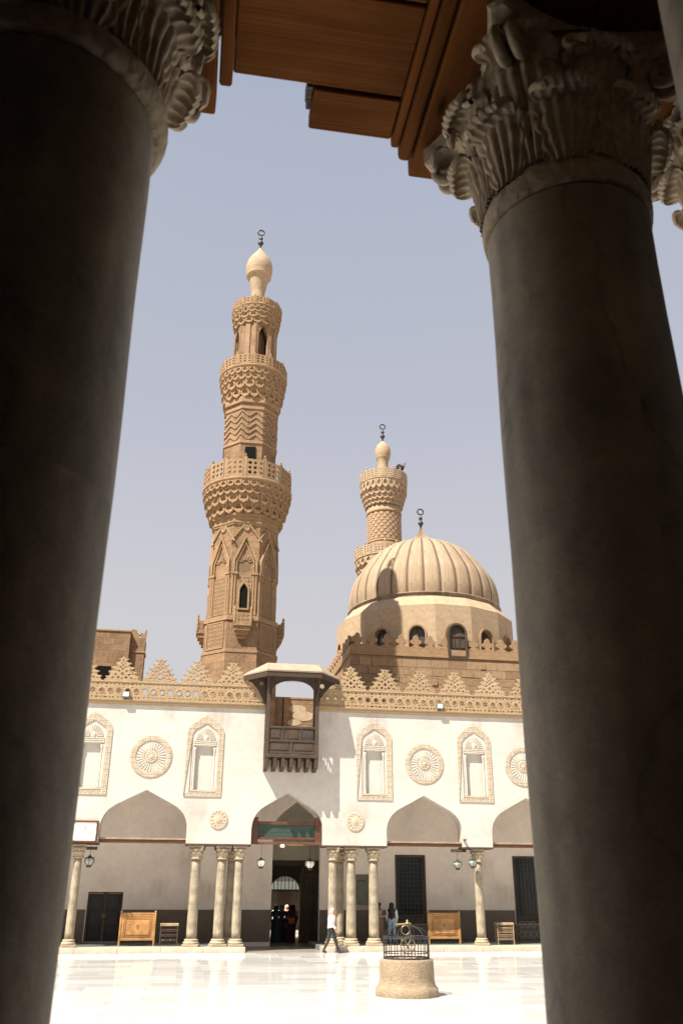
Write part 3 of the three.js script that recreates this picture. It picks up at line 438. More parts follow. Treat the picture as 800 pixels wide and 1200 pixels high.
function rack(pos, label, w, h, m, shelves) {
  const t = thing('shoe_rack', label, 'rack', pos, 'shoe racks'); for (const x of [-w / 2, w / 2]) for (const z of [-.15, .15]) mesh('leg', rbox(x - .02, x + .02, 0, h, z - .02, z + .02, .005), m, t);
  mesh('top', rbox(-w / 2 - .03, w / 2 + .03, h, h + .10, -.18, .18, .012), M.paleWood, t); for (let i = 0; i < shelves; i++) { const y = .18 + i * (h - .2) / shelves; mesh('shelf', [rbox(-w / 2 + .02, w / 2 - .02, y, y + .025, -.15, .15, .004), rbox(-w / 2 + .02, w / 2 - .02, y + .06, y + .085, .13, .155, .004)], m, t); } return t;
}
rack([-.44, .197, -.95], 'small pale-topped shoe rack with brown legs by the column group', .68, .74, mat([.12, .08, .06], { map: tWood }), 3); rack([13.85, .197, -.95], 'taller pale wooden shoe rack with open rungs beside the single column', .72, .76, M.paleWood, 4);
for (let i = 0; i < 4; i++) { const s = tag(mesh('shoe', (() => { const g = new THREE.SphereGeometry(.05, 10, 8); g.scale(.9, .75, 2.3); const p = g.attributes.position; for (let k = 0; k < p.count; k++) { if (p.getY(k) < -.02) p.setY(k, -.02); if (p.getZ(k) > .03) p.setY(k, p.getY(k) * .75); } g.computeVertexNormals(); return g; })(), mat([[.5, .5, .5], [.05, .05, .06], [.5, .4, .3], [.08, .07, .07]][i], { rough: .6 })), ['grey', 'black', 'tan', 'dark brown'][i] + ' shoe lying on the brown shoe rack', 'shoe', 'shoes on the rack'); s.position.set(-.66 + i * .15, .197 + .18 + .025 + .02, -.92); }
{ // dark double door and tall grated windows in the rear wall
  const d = thing('double_door', 'dark panelled double door in the rear arcade wall', 'door', [-3.365, .2, -4.3]), dm = mat([.03, .026, .022], { map: tWood, rough: .6 });
  for (const s of [-1, 1]) { const l = part('leaf', d); mesh('board', rbox(s > 0 ? .01 : -.70, s > 0 ? .70 : -.01, 0, 1.93, -.04, .0, .006), dm, l); for (const [a, b] of [[.1, .55], [.65, 1.2], [1.3, 1.85]]) mesh('raised_panel', rbox(s * .36 - .25, s * .36 + .25, a, b, 0, .03, .012), dm, l); mesh('handle', rod([s * .06, .98, .02], [s * .06, 1.1, .02], .012), M.brass, l); }
  mesh('frame', [rbox(-.75, -.705, 0, 2.0, -.05, .12, .008), rbox(.705, .75, 0, 2.0, -.05, .12, .008), rbox(-.705, .705, 1.94, 2.0, -.05, .12, .008)], M.darkWood, d);
  const labels = ['tall grated window between the two women and the wooden screen', 'tall grated window behind the pale wooden shoe rack', 'tall grated window farther along the arcade'];
  [9.79, 15.6, 20.4].forEach((x, i) => {
    const w = thing('grated_window', labels[i], 'window', [x + .74, .9, -4.3], 'tall windows of the arcade rear wall'), fm = mat([.075, .048, .034], { map: tWood, rough: .6 });
    mesh('frame', [rbox(-.735, -.63, 0, 2.975, -.06, .13, .01), rbox(.63, .735, 0, 2.975, -.06, .13, .01), rbox(-.63, .63, 2.86, 2.975, -.06, .13, .01), rbox(-.63, .63, 0, .4, -.06, .11, .01)], fm, w);
    mesh('pane', box(-.63, .63, .4, 2.86, -.08, -.07), mat([.02, .024, .026], { rough: .15 }), w);
    const bars = []; for (let k = 0; k < 7; k++) bars.push(rod([-.54 + k * .18, .4, .02], [-.54 + k * .18, 2.86, .02], .016, .016, 6)); for (let k = 0; k < 13; k++) bars.push(rod([-.63, .5 + k * .19, .02], [.63, .5 + k * .19, .02], .014, .014, 6)); mesh('grille', bars, mat([.05, .062, .06], { rough: .5, metal: .3 }), w);
  });
  const b = thing('notice_board', 'grey-green notice board on the wall between the columns by the gateway', 'notice board', [8.17, 1.64, -4.2]); mesh('board', rbox(-.36, .36, .06, 1.36, 0, .04, .006), mat([.20, .205, .165], { map: tGrain }), b); mesh('ledge', rbox(-.40, .40, -.12, .055, 0, .07, .01), mat([.5, .43, .36], { map: tGrain }), b); mesh('fitting', [rod([-.16, 1.1, .05], [.16, 1.1, .05], .014), rod([-.16, 1.1, .05], [-.16, 1.0, .05], .012), rod([.16, 1.1, .05], [.16, 1.0, .05], .012)], M.iron, b);
  const bi = thing('folded_metal_stand', 'folded scrollwork metal stand leaning below the grated window', 'stand', [15.4, .2, -1.9]); const sc = []; for (let k = 0; k < 7; k++) { const cx = -.4 + (k % 4) * .27, cy = .35 + Math.floor(k / 4) * .4; const T = new THREE.TorusGeometry(.12, .012, 5, 18); T.translate(cx, cy, 0); sc.push(T.toNonIndexed()); } mesh('scrolls', sc, mat([.2, .2, .19], { metal: .6, rough: .4 }), bi); mesh('legs', [rod([-.55, 0, 0], [-.5, 1.05, -.1], .015), rod([.5, 0, 0], [.5, 1.05, -.1], .015), rod([-.5, 1.03, -.1], [.5, 1.03, -.1], .015)], M.iron, bi);
}
function lantern(pos, label, glass, s = 1, drop = .5) {
  const t = thing('hanging_lantern', label, 'lantern', pos, 'hanging lanterns'), m = mat([.055, .065, .055], { rough: .45, metal: .5 });
  mesh('chain', rod([0, .22 * s, 0], [0, .22 * s + drop, 0], .009), M.iron, t); mesh('canopy', lathe([[0, .24 * s], [.03 * s, .23 * s], [.06 * s, .17 * s], [.2 * s, .12 * s], [.2 * s, .1 * s], [0, .1 * s]], 14), m, t);
  mesh('globe', lathe([[.18 * s, .1 * s], [.21 * s, .03 * s], [.19 * s, -.06 * s], [.11 * s, -.14 * s], [.09 * s, -.16 * s]], 14), glass, t); mesh('foot', lathe([[.095 * s, -.155 * s], [.11 * s, -.18 * s], [.1 * s, -.22 * s], [.06 * s, -.25 * s], [0, -.25 * s]], 12), m, t);
  const rb = []; for (let i = 0; i < 6; i++) { const a = i * PI / 3; rb.push(tube([[.185 * s * Math.sin(a), .1 * s, .185 * s * Math.cos(a)], [.217 * s * Math.sin(a), .03 * s, .217 * s * Math.cos(a)], [.197 * s * Math.sin(a), -.06 * s, .197 * s * Math.cos(a)], [.1 * s * Math.sin(a), -.155 * s, .1 * s * Math.cos(a)]], .01 * s, 5)); } mesh('ribs', rb, m, t); return t;
}
const dullGlass = mat([.30, .32, .28], { rough: .25 }), milkGlass = mat([.80, .78, .70], { rough: .3 });
lantern([-3.86, 3.36, -.4], 'dark metal lantern hanging beside the column under the framed notice', dullGlass, 1.0, .42); lantern([3.17, 3.36, -.55], 'pale glass lantern hanging in the entrance arch by the plastered jamb', milkGlass, .92, .55); lantern([5.30, 3.34, -.9], 'white milk-glass lantern hanging in the entrance arch before the dark door', milkGlass, 1.0, .6);
lantern([11.70, 3.36, -.3], 'dark lantern hanging from the bracket arm clear of the single column', dullGlass, .9, .42); lantern([12.24, 3.42, .12], 'dark lantern hanging close against the single column', dullGlass, .9, .36);
{ const t = thing('bracket_arm', 'dark wooden bracket arm carrying a lantern beside the single column', 'bracket', [12.1, 3.92, -.3]); mesh('arm', rbox(-.62, -.0, -.06, .06, -.06, .06, .012), M.darkWood, t); mesh('end_cap', rbox(-.66, -.622, -.075, .075, -.075, .075, .01), M.darkWood, t);
  const u = thing('bracket_arm', 'dark wooden bracket arm carrying the lantern under the framed notice', 'bracket', [-3.9, 3.86, -.4]); mesh('arm', rbox(-.22, .26, -.07, .05, -.06, .06, .012), M.darkWood, u); mesh('end_cap', rbox(.262, .30, -.085, .065, -.075, .075, .01), M.darkWood, u); }
for (const [x, l] of [[-3.05, 'white-faced floodlight on the parapet near the shaded tower block'], [11.05, 'white-faced floodlight on the parapet below the dome']]) { const t = thing('parapet_floodlight', l, 'lamp', [x, 10.06, .2]); mesh('housing', rbox(-.17, .17, -.12, .16, -.05, .06, .03, 2), mat([.12, .12, .11], { rough: .5 }), t); mesh('lens', rbox(-.12, .12, -.06, .12, .062, .075, .01), mat([.85, .86, .84], { rough: .15 }), t); mesh('bracket', rod([0, -.12, -.01], [0, -.17, -.06], .03), M.iron, t); }
for (const [x, y, z, l] of [[-3.62, 4.42, .05, 'small dark camera beside the framed notice'], [11.95, 4.34, .05, 'small camera on the pier over the single column']]) { const t = thing('security_camera', l, 'camera', [x, y, z]); mesh('body', rbox(-.05, .05, -.045, .045, -.03, .16, .02, 2), mat([.1, .09, .08], { rough: .5 }), t); mesh('mount', rod([0, -.05, -.05], [0, 0, .0], .02), M.iron, t); }

// ------------------------------------------------------------------ the wellhead
{
  const wx = 5.36, wz = 16.4, t = thing('wellhead', 'round sandy stone wellhead with a worn spreading foot standing on the paving', 'well', [wx, .001, wz]);
  const wm = mat([.375, .29, .20], { map: tGrain, bump: bStone, bs: .03 }), prof = [[0, 0], [.735, 0], [.742, .05], [.735, .16], [.70, .19], [.665, .24], [.645, .34], [.64, .55], [.635, .72], [.625, .762], [.60, .775], [.46, .775], [.45, .74], [.45, .2], [0, .2]];
  const g = mergeVertices((() => { const q = lathe(prof, 96); q.deleteAttribute('normal'); q.deleteAttribute('uv'); return q; })(), 1e-4), p = g.attributes.position; for (let i = 0; i < p.count; i++) { const x = p.getX(i), y = p.getY(i), z = p.getZ(i), L = Math.hypot(x, z); if (L < .5) continue; const a = Math.atan2(x, z), w = clamp(1 - y / .34, 0, 1), k = 1 + w * (.025 * Math.sin(a * 3 + 1) + .018 * Math.sin(a * 7) + .012 * Math.sin(a * 13 + 2)) + .004 * Math.sin(a * 11 + y * 20); p.setXYZ(i, x * k, y > .02 ? y + w * .02 * Math.sin(a * 5) : y, z * k); } g.computeVertexNormals(); mesh('stone_drum', metric(toCreasedNormals(g, .9)), wm, t);
  const cg = thing('iron_well_cage', 'domed black iron cage with a pulley wheel on top of the wellhead', 'cage', [wx, .777, wz]), I = M.iron, hoop = (r, y, q = .014) => { const h = new THREE.TorusGeometry(r, q, 6, 48); h.rotateX(PI / 2); h.translate(0, y, 0); return h.toNonIndexed(); };
  for (const [r, y, q] of [[.54, .02, .018], [.54, .13, .012], [.54, .44, .014], [.535, .475, .012]]) mesh('hoop', hoop(r, y, q), I, cg);
  for (let i = 0; i < 20; i++) { const a = i / 20 * 2 * PI; mesh('bar', rod([.54 * Math.sin(a), .02, .54 * Math.cos(a)], [.54 * Math.sin(a), .47, .54 * Math.cos(a)], .0105, .0105, 6), I, cg); }
  for (let i = 0; i < 10; i++) { const a = i / 10 * 2 * PI; mesh('dome_rib', tube([[.54 * Math.sin(a), .47, .54 * Math.cos(a)], [.46 * Math.sin(a), .60, .46 * Math.cos(a)], [.28 * Math.sin(a), .68, .28 * Math.cos(a)], [.04 * Math.sin(a), .725, .04 * Math.cos(a)]], .009, 5), I, cg); }
  const wh = part('pulley_wheel', cg), wmn = mat([.30, .24, .15], { rough: .4, metal: .7 }); const T = new THREE.TorusGeometry(.17, .016, 6, 28); T.translate(-.06, .3, .42); mesh('rim', T, wmn, wh); const sp = []; for (let i = 0; i < 6; i++) { const a = i * PI / 3; sp.push(rod([-.06, .3, .42], [-.06 + .17 * Math.cos(a), .3 + .17 * Math.sin(a), .42], .011)); } const T2 = new THREE.TorusGeometry(.10, .012, 6, 20); T2.translate(-.06, .62, .22); sp.push(T2.toNonIndexed()); mesh('spokes', sp, wmn, wh);
  const oldBrass = mat([.30, .22, .11], { rough: .55, metal: .7 }), bar = part('crossbar', cg); mesh('beam', rod([-.24, .725, .0], [.12, .745, .0], .03, .03, 8), oldBrass, bar); mesh('finial', [at(lathe([[0, 0], [.05, .01], [.055, .03], [.04, .06], [.02, .075], [.03, .1], [0, .12]], 10), .04, .725, 0)], oldBrass, bar);
}
// ------------------------------------------------------------------ people
// bones: [ax,ay,az,ra, bx,by,bz,rb, colour]; one continuous surface, coloured by what covers each place
function person(label, pos, turn, bones, colours, group, hands = []) {
  let lo = [9, 9, 9], hi = [-9, -9, -9]; for (const b of bones) for (const k of [0, 4]) for (let c = 0; c < 3; c++) { lo[c] = Math.min(lo[c], b[k + c] - b[k + 3] - .04); hi[c] = Math.max(hi[c], b[k + c] + b[k + 3] + .04); }
  const cen = lo.map((v, i) => (v + hi[i]) / 2), ext = Math.max(...lo.map((v, i) => (hi[i] - v) / 2)) * 1.03, N = 84, mc = new MarchingCubes(N, new THREE.MeshStandardMaterial(), false, false, 60000); mc.isolation = 0;
  const sd = (x, y, z, b) => { const px = x - b[0], py = y - b[1], pz = z - b[2], ex = b[4] - b[0], ey = b[5] - b[1], ez = b[6] - b[2], h = clamp((px * ex + py * ey + pz * ez) / (ex * ex + ey * ey + ez * ez + 1e-9), 0, 1); return Math.hypot(px - ex * h, py - ey * h, pz - ez * h) - lerp(b[3], b[7], h); };
  const dist = (x, y, z) => { let d = 9; const k = .028; for (const b of bones) { const e = sd(x, y, z, b), h = clamp(.5 + .5 * (d - e) / k, 0, 1); d = lerp(d, e, h) - k * h * (1 - h); } return d; };
  for (let k = 0; k < N; k++) for (let j = 0; j < N; j++) for (let i = 0; i < N; i++) mc.field[i + j * N + k * N * N] = -dist(cen[0] + (i - N / 2) / (N / 2) * ext, cen[1] + (j - N / 2) / (N / 2) * ext, cen[2] + (k - N / 2) / (N / 2) * ext);
  mc.update(); const n = mc.count, P = new Float32Array(n * 3), Q = new Float32Array(n * 3), C = new Float32Array(n * 3);
  for (let i = 0; i < n; i++) { const x = cen[0] + mc.positionArray[i * 3] * ext, y = cen[1] + mc.positionArray[i * 3 + 1] * ext, z = cen[2] + mc.positionArray[i * 3 + 2] * ext; P.set([x, y, z], i * 3); const e = .006, nx = dist(x + e, y, z) - dist(x - e, y, z), ny = dist(x, y + e, z) - dist(x, y - e, z), nz = dist(x, y, z + e) - dist(x, y, z - e), L = Math.hypot(nx, ny, nz) || 1; Q.set([nx / L, ny / L, nz / L], i * 3); let best = 9, col = 0; for (const b of bones) { const d = sd(x, y, z, b); if (d < best) { best = d; col = b[8]; } } const c = colours[col]; const f = 1 + .12 * Math.sin(x * 90 + y * 31) * Math.sin(y * 77 + z * 50); C.set([c[0] * f, c[1] * f, c[2] * f], i * 3); }
  let g = new THREE.BufferGeometry(); g.setAttribute('position', new THREE.BufferAttribute(P, 3)); g.setAttribute('normal', new THREE.BufferAttribute(Q, 3)); g.setAttribute('color', new THREE.BufferAttribute(C, 3));
  const extra = []; // fingers, joined to the palms
  for (const [hx, hy, hz, dx, dy, dz, sx, sz, ci] of hands) { // wrist, direction, side
    const D = V3(dx, dy, dz).normalize(), S = V3(sx, 0, sz).normalize(), F = V3().crossVectors(D, S).normalize();
    const put = (a, b, r) => { const q = rod([a.x, a.y, a.z], [b.x, b.y, b.z], r, r * .8, 6); const c = new Float32Array(q.attributes.position.count * 3); for (let i = 0; i < c.length; i += 3) c.set(colours[ci], i); q.setAttribute('color', new THREE.BufferAttribute(c, 3)); q.deleteAttribute('uv'); extra.push(q); };
    const w = V3(hx, hy, hz), pal = w.clone().addScaledVector(D, .085); for (let i = 0; i < 3; i++) put(w.clone().addScaledVector(S, (i - 1) * .018), pal.clone().addScaledVector(S, (i - 1) * .026), .017);
    [.062, .075, .07, .055].forEach((L, i) => { const a = pal.clone().addScaledVector(S, (i - 1.5) * .021), m = a.clone().addScaledVector(D, L * .55).addScaledVector(F, .01), e = m.clone().addScaledVector(D, L * .42).addScaledVector(F, .026); put(a, m, .0092); put(m, e, .0085); });
    const tb = w.clone().addScaledVector(D, .03).addScaledVector(S, -.03), tm = tb.clone().addScaledVector(D, .035).addScaledVector(S, -.03), te = tm.clone().addScaledVector(D, .035).addScaledVector(F, .015); put(tb, tm, .0105); put(tm, te, .0095);
  }
  if (extra.length) { const h = extra; g = mergeGeometries([g, ...h.map((q) => { for (const k of Object.keys(q.attributes)) if (!['position', 'normal', 'color'].includes(k)) q.deleteAttribute(k); return q; })]); }
  const t = thing('person', label, 'person', pos, group, turn); mesh('body', g, new THREE.MeshStandardMaterial({ vertexColors: true, roughness: .85 }), t); return t;
}
// head facing +z: skull, jaw, nose, ears, neck; hair or scarf colour passed in
const head = (x, y, z, fz, skin, hair, long = 0) => { const c = Math.cos(fz), s = Math.sin(fz), L = (a, b, d) => [x + a * c + d * s, y + b, z - a * s + d * c]; const q = (a, r, b, r2, k) => [...a, r, ...b, r2, k];
  const o = [q(L(0, .045, -.01), .082, L(0, .02, .012), .078, skin), q(L(0, -.02, .02), .066, L(0, -.07, .045), .042, skin), q(L(0, .01, .085), .011, L(0, -.022, .10), .015, skin), q(L(-.083, 0, -.005), .014, L(-.083, -.03, 0), .012, skin), q(L(.083, 0, -.005), .014, L(.083, -.03, 0), .012, skin), q(L(0, -.045, .072), .022, L(0, -.05, .076), .02, skin), q(L(0, -.07, -.01), .055, L(0, -.17, -.02), .06, skin), q(L(0, .07, -.03), .088, L(0, .02, -.05), .084, hair), q(L(-.05, .06, -.01), .06, L(.05, .06, -.01), .06, hair)];
  if (long) o.push(q(L(0, 0, -.07), .082, L(0, -long, -.075), .07, hair), q(L(-.07, .0, -.03), .04, L(-.085, -long * .8, -.03), .035, hair), q(L(.07, 0, -.03), .04, L(.085, -long * .8, -.03), .035, hair)); return o; };
{ // man striding across the court: pink and white scarf, pale checked shirt, dark trousers
  const b = [...head(.05, 1.50, .0, PI * .42, 2, 3, .05), [0, 1.30, -.15, .075, 0, 1.30, .15, .075, 0], [.01, 1.27, 0, .135, -.03, .95, 0, .135, 0], [-.02, 1.22, -.05, .12, -.02, 1.22, .07, .12, 0], [-.03, .96, -.06, .115, -.03, .96, .06, .115, 0], [-.03, .90, -.06, .115, -.03, .90, .06, .115, 1],
    [-.03, .88, .09, .095, .12, .48, .09, .066, 1], [.12, .48, .09, .066, .27, .09, .09, .048, 1], [.27, .07, .09, .042, .30, .035, .09, .04, 4], [.28, .035, .09, .036, .45, .035, .10, .032, 4],
    [-.03, .88, -.09, .095, -.10, .47, -.09, .066, 1], [-.10, .47, -.09, .066, -.29, .12, -.09, .048, 1], [-.29, .10, -.09, .042, -.31, .06, -.09, .038, 4], [-.31, .05, -.09, .038, -.19, .035, -.09, .034, 4],
    [-.0, 1.30, .18, .062, -.16, 1.06, .24, .05, 0], [-.16, 1.06, .24, .05, .02, .92, .28, .04, 0], [.02, .92, .28, .034, .06, .90, .29, .03, 2],
    [.0, 1.30, -.18, .062, .16, 1.06, -.22, .05, 0], [.16, 1.06, -.22, .05, .24, .84, -.20, .04, 0], [.24, .84, -.20, .034, .26, .80, -.19, .03, 2]];
  person('man in a pale checked shirt, dark trousers and pink headscarf striding across the paving', [6.03, .0, .62], .25, b, [[.80, .70, .69], [.025, .026, .028], [.42, .25, .17], [.58, .30, .27], [.03, .03, .03]], 0, [[.06, .90, .29, .3, -.9, 0, 1, .2, 2], [.26, .80, -.19, .2, -1, 0, 1, 0, 2]]);
}
const stand = (robe, opt = {}) => [...head(0, 1.48, 0, 0, 2, 3, opt.long || .12), [-.15, 1.30, 0, .07, .15, 1.30, 0, .07, 0], [0, 1.27, 0, .13, 0, .98, 0, .125, 0], [-.05, 1.2, 0, .12, .05, 1.2, 0, .12, 0], [-.06, .92, 0, .12, .06, .92, 0, .12, robe ? 0 : 1],
  ...(robe ? [[-.07, .9, 0, .13, -.12, .10, 0, .14, 0], [.07, .9, 0, .13, .12, .10, 0, .14, 0], [0, .9, 0, .15, 0, .12, .0, .19, 0]] : [[-.09, .88, 0, .095, -.1, .47, .01, .066, 1], [-.1, .47, .01, .066, -.1, .09, -.02, .048, 1], [.09, .88, 0, .095, .11, .47, .02, .066, 1], [.11, .47, .02, .066, .11, .09, 0, .048, 1]]),
  [-.1, .05, -.02, .042, -.11, .03, .13, .034, 4], [.1, .05, 0, .042, .12, .03, .14, .034, 4],
  [-.19, 1.29, 0, .06, -.24, 1.04, -.01, .048, 5], [-.24, 1.04, -.01, .048, opt.l ? opt.l[0] : -.20, opt.l ? opt.l[1] : .84, opt.l ? opt.l[2] : .10, .036, 5], [.19, 1.29, 0, .06, .24, 1.04, -.01, .048, 5], [.24, 1.04, -.01, .048, opt.r ? opt.r[0] : .20, opt.r ? opt.r[1] : .84, opt.r ? opt.r[2] : .10, .036, 5]];
const handsOf = (o = {}) => [[...(o.l || [-.20, .84, .10]), .1, o.l ? .2 : -1, .5, 1, 0, 2], [...(o.r || [.20, .84, .10]), -.1, o.r ? .2 : -1, .5, 1, 0, 2]];
const chat = { l: [-.08, 1.12, .24], r: [.1, 1.10, .25], long: .22 };
person('woman in brown clothes with dark hair holding her hands up beside the column', [8.62, .196, -2.2], PI * .45, stand(true, chat), [[.16, .115, .075], [.1, .07, .05], [.42, .27, .19], [.02, .014, .012], [.05, .04, .03], [.30, .18, .12]], 'two women talking', handsOf(chat));
person('woman with long black hair, black waistcoat, white sleeves and light blue jeans', [9.17, .196, -2.3], PI * .9, stand(false, { long: .34 }), [[.018, .018, .022], [.33, .44, .52], [.42, .27, .19], [.016, .013, .012], [.1, .08, .07], [.72, .70, .68]], 'two women talking', handsOf());
// passers-by inside the gate passage
for (const [x, z, turn, robe, col, scarf, label] of [[4.62, -8.2, 2.9, true, [.05, .075, .085], [.05, .07, .08], 'person in a long dark teal robe and scarf inside the gate'], [4.98, -8.9, 3.3, true, [.035, .05, .085], [.22, .26, .30], 'person in a long navy robe with a grey scarf inside the gate'], [5.38, -8.4, 3.0, true, [.075, .025, .02], [.035, .02, .02], 'person in a dark maroon robe carrying an orange bag inside the gate'], [5.70, -10.2, 3.1, false, [.65, .62, .58], [.03, .02, .02], 'person in a white shirt farther down the gate passage'], [5.15, -13.6, .2, false, [.7, .68, .66], [.5, .3, .2], 'person in a pale shirt in the street beyond the gate'], [5.85, -14.6, -.2, false, [.55, .24, .16], [.7, .66, .6], 'person in a rust shirt and pale headscarf in the street']])
  person(label, [x, .01 + (z < -12.3 ? -.06 : 0), z], turn, stand(robe), [col, [.05, .06, .09], [.36, .22, .15], scarf, [.03, .03, .03], col], 'people passing through the gate', handsOf());
{ const t = thing('orange_bag', 'orange shoulder bag hanging at the back of the maroon robe', 'bag', [5.40, .80, -8.17]); mesh('pouch', rbox(-.16, .16, 0, .26, -.04, .04, .03, 2), mat([.55, .13, .03], { rough: .6 }), t); mesh('strap', tube([[-.14, .25, 0], [-.12, .5, -.02], [-.04, .62, -.1], [.06, .5, -.03], [.14, .25, 0]], .012, 5), mat([.4, .09, .02], { rough: .6 }), t); }
// ------------------------------------------------------------------ tower pieces
const OCT = (a, y0, y1, a2 = a, n = 8) => { const k = 1 / Math.cos(PI / n), g = new THREE.CylinderGeometry(a2 * k, a * k, y1 - y0, n, 1); g.rotateY(PI / n); g.translate(0, (y0 + y1) / 2, 0); const q = g.toNonIndexed(); q.computeVertexNormals(); // flat faces, uv in metres round the prism
  const p = q.attributes.position, uv = new Float32Array(p.count * 2); for (let i = 0; i < p.count; i += 3) { let mx = 0, mz = 0, ys = []; for (let k2 = 0; k2 < 3; k2++) { mx += p.getX(i + k2); mz += p.getZ(i + k2); ys.push(p.getY(i + k2)); } const flat = Math.max(...ys) - Math.min(...ys) < 1e-4, f = Math.round(Math.atan2(mx, mz) / (2 * PI / n)) * 2 * PI / n; for (let k2 = 0; k2 < 3; k2++) { const x = p.getX(i + k2), z = p.getZ(i + k2); uv[(i + k2) * 2] = flat ? x : x * Math.cos(f) - z * Math.sin(f) + f * 2.1; uv[(i + k2) * 2 + 1] = flat ? z : p.getY(i + k2); } } q.setAttribute('uv', new THREE.BufferAttribute(uv, 2)); return q; };
// stalactite vaulting: tiers of small hooded cells stepping outwards
function muqarnas(r0, r1, y0, y1, counts, hs) {
  const gs = [], tiers = counts.length, tot = hs.reduce((a, b) => a + b, 0); let y = y0, acc = 0;
  const cell = (w, h, d) => { const jx = rr(-.03, .03) * w, s = poly([[-w / 2, h], [-w / 2, h * .42], [-w * .40, h * .22], [-w * .16, h * .10], [0, 0], [w * .16, h * .10], [w * .40, h * .22], [w / 2, h * .42], [w / 2, h]]); s.holes.push(new THREE.Path([[-w * .30, h * .40], [w * .30, h * .40], [w * .31, h * .62], [w * .17, h * .80], [jx, h * .93], [-w * .17, h * .80], [-w * .31, h * .62]].map(([a, b]) => V2(a, b)))); const g = prism(s, d); g.translate(0, 0, -d); return g; };
  for (let t = 0; t < tiers; t++) { const n = counts[t], dy = (y1 - y0) * hs[t] / tot, ra = lerp(r0, r1, Math.pow(acc / tot, .75)); acc += hs[t]; const rb = lerp(r0, r1, Math.pow(acc / tot, .75)), w = 2 * PI * rb / n * .97;
    for (let i = 0; i < n; i++) { const a = (i + (t % 2) * .5) / n * 2 * PI, j = rr(-.015, .015); gs.push(at(at(cell(w * rr(.94, 1), dy * 1.12, rb - ra + .10), 0, y - dy * .12, rb + j), 0, 0, 0, a)); }
    gs.push(lathe([[ra - .12, y - dy * .1], [ra - .02, y], [ra + (rb - ra) * .3, y + dy * .55], [rb - .05, y + dy * .93], [rb - .02, y + dy], [ra - .12, y + dy]], 32)); y += dy; }
  return join(gs.map((g) => metric(g)));
}
function balustrade(parent, r, y0, h, n, m, ph = 0, knob = .05) { // posts with knobs, pierced panels between
  const B = part('balustrade', parent), w = 2 * r * Math.tan(PI / n), pw = w * .80, s = poly([[-pw / 2, 0], [pw / 2, 0], [pw / 2, h * .8], [-pw / 2, h * .8]]), cols = 3, rows = 3;
  for (let i = 0; i < cols; i++) for (let j = 0; j < rows; j++) { const cx = -pw / 2 + (i + .5) * pw / cols, cy = h * .06 + (j + .5) * h * .68 / rows, a = pw / cols * .36, b = h * .68 / rows * .38; hole(s, (i + j) % 2 ? [[cx, cy - b], [cx + a, cy], [cx, cy + b], [cx - a, cy]] : ring(cx, cy, Math.min(a, b) * 1.05, 6)); }
  const g = prism(s, .10); g.translate(0, y0, r - .05); const pg = join([rbox(-w * .09, w * .09, y0, y0 + h * .92, r * 1.0 - .08, r + .07, .015), metric(at(lathe([[0, 0], [.05, 0], [.035, .03], [knob, .06], [knob * 1.1, .11], [knob * .5, .17], [0, .24]], 8), 0, y0 + h * .92, r))]);
  for (let i = 0; i < n; i++) { const a = ph + i / n * 2 * PI; const q = mesh('pierced_panel', g, m, B); q.rotation.y = a; const p = mesh('post', pg, m, B); p.rotation.y = a + PI / n; }
  return B;
}
function finial(parent, y, s) { // stacked bronze knobs carrying an open ring
  const f = part('crescent_finial', parent), m = mat([.05, .047, .042], { metal: .6, rough: .45 }); mesh('spindle', lathe([[0, 0], [.10 * s, 0], [.05 * s, .12 * s], [.10 * s, .25 * s], [.19 * s, .40 * s], [.10 * s, .55 * s], [.06 * s, .62 * s], [.14 * s, .76 * s], [.06 * s, .88 * s], [.04 * s, 1.04 * s], [0, 1.06 * s]], 12, y), m, f);
  const c = new THREE.TorusGeometry(.20 * s, .05 * s, 6, 24); c.translate(0, y + 1.24 * s, 0); mesh('crescent', c, m, f); return f;
}
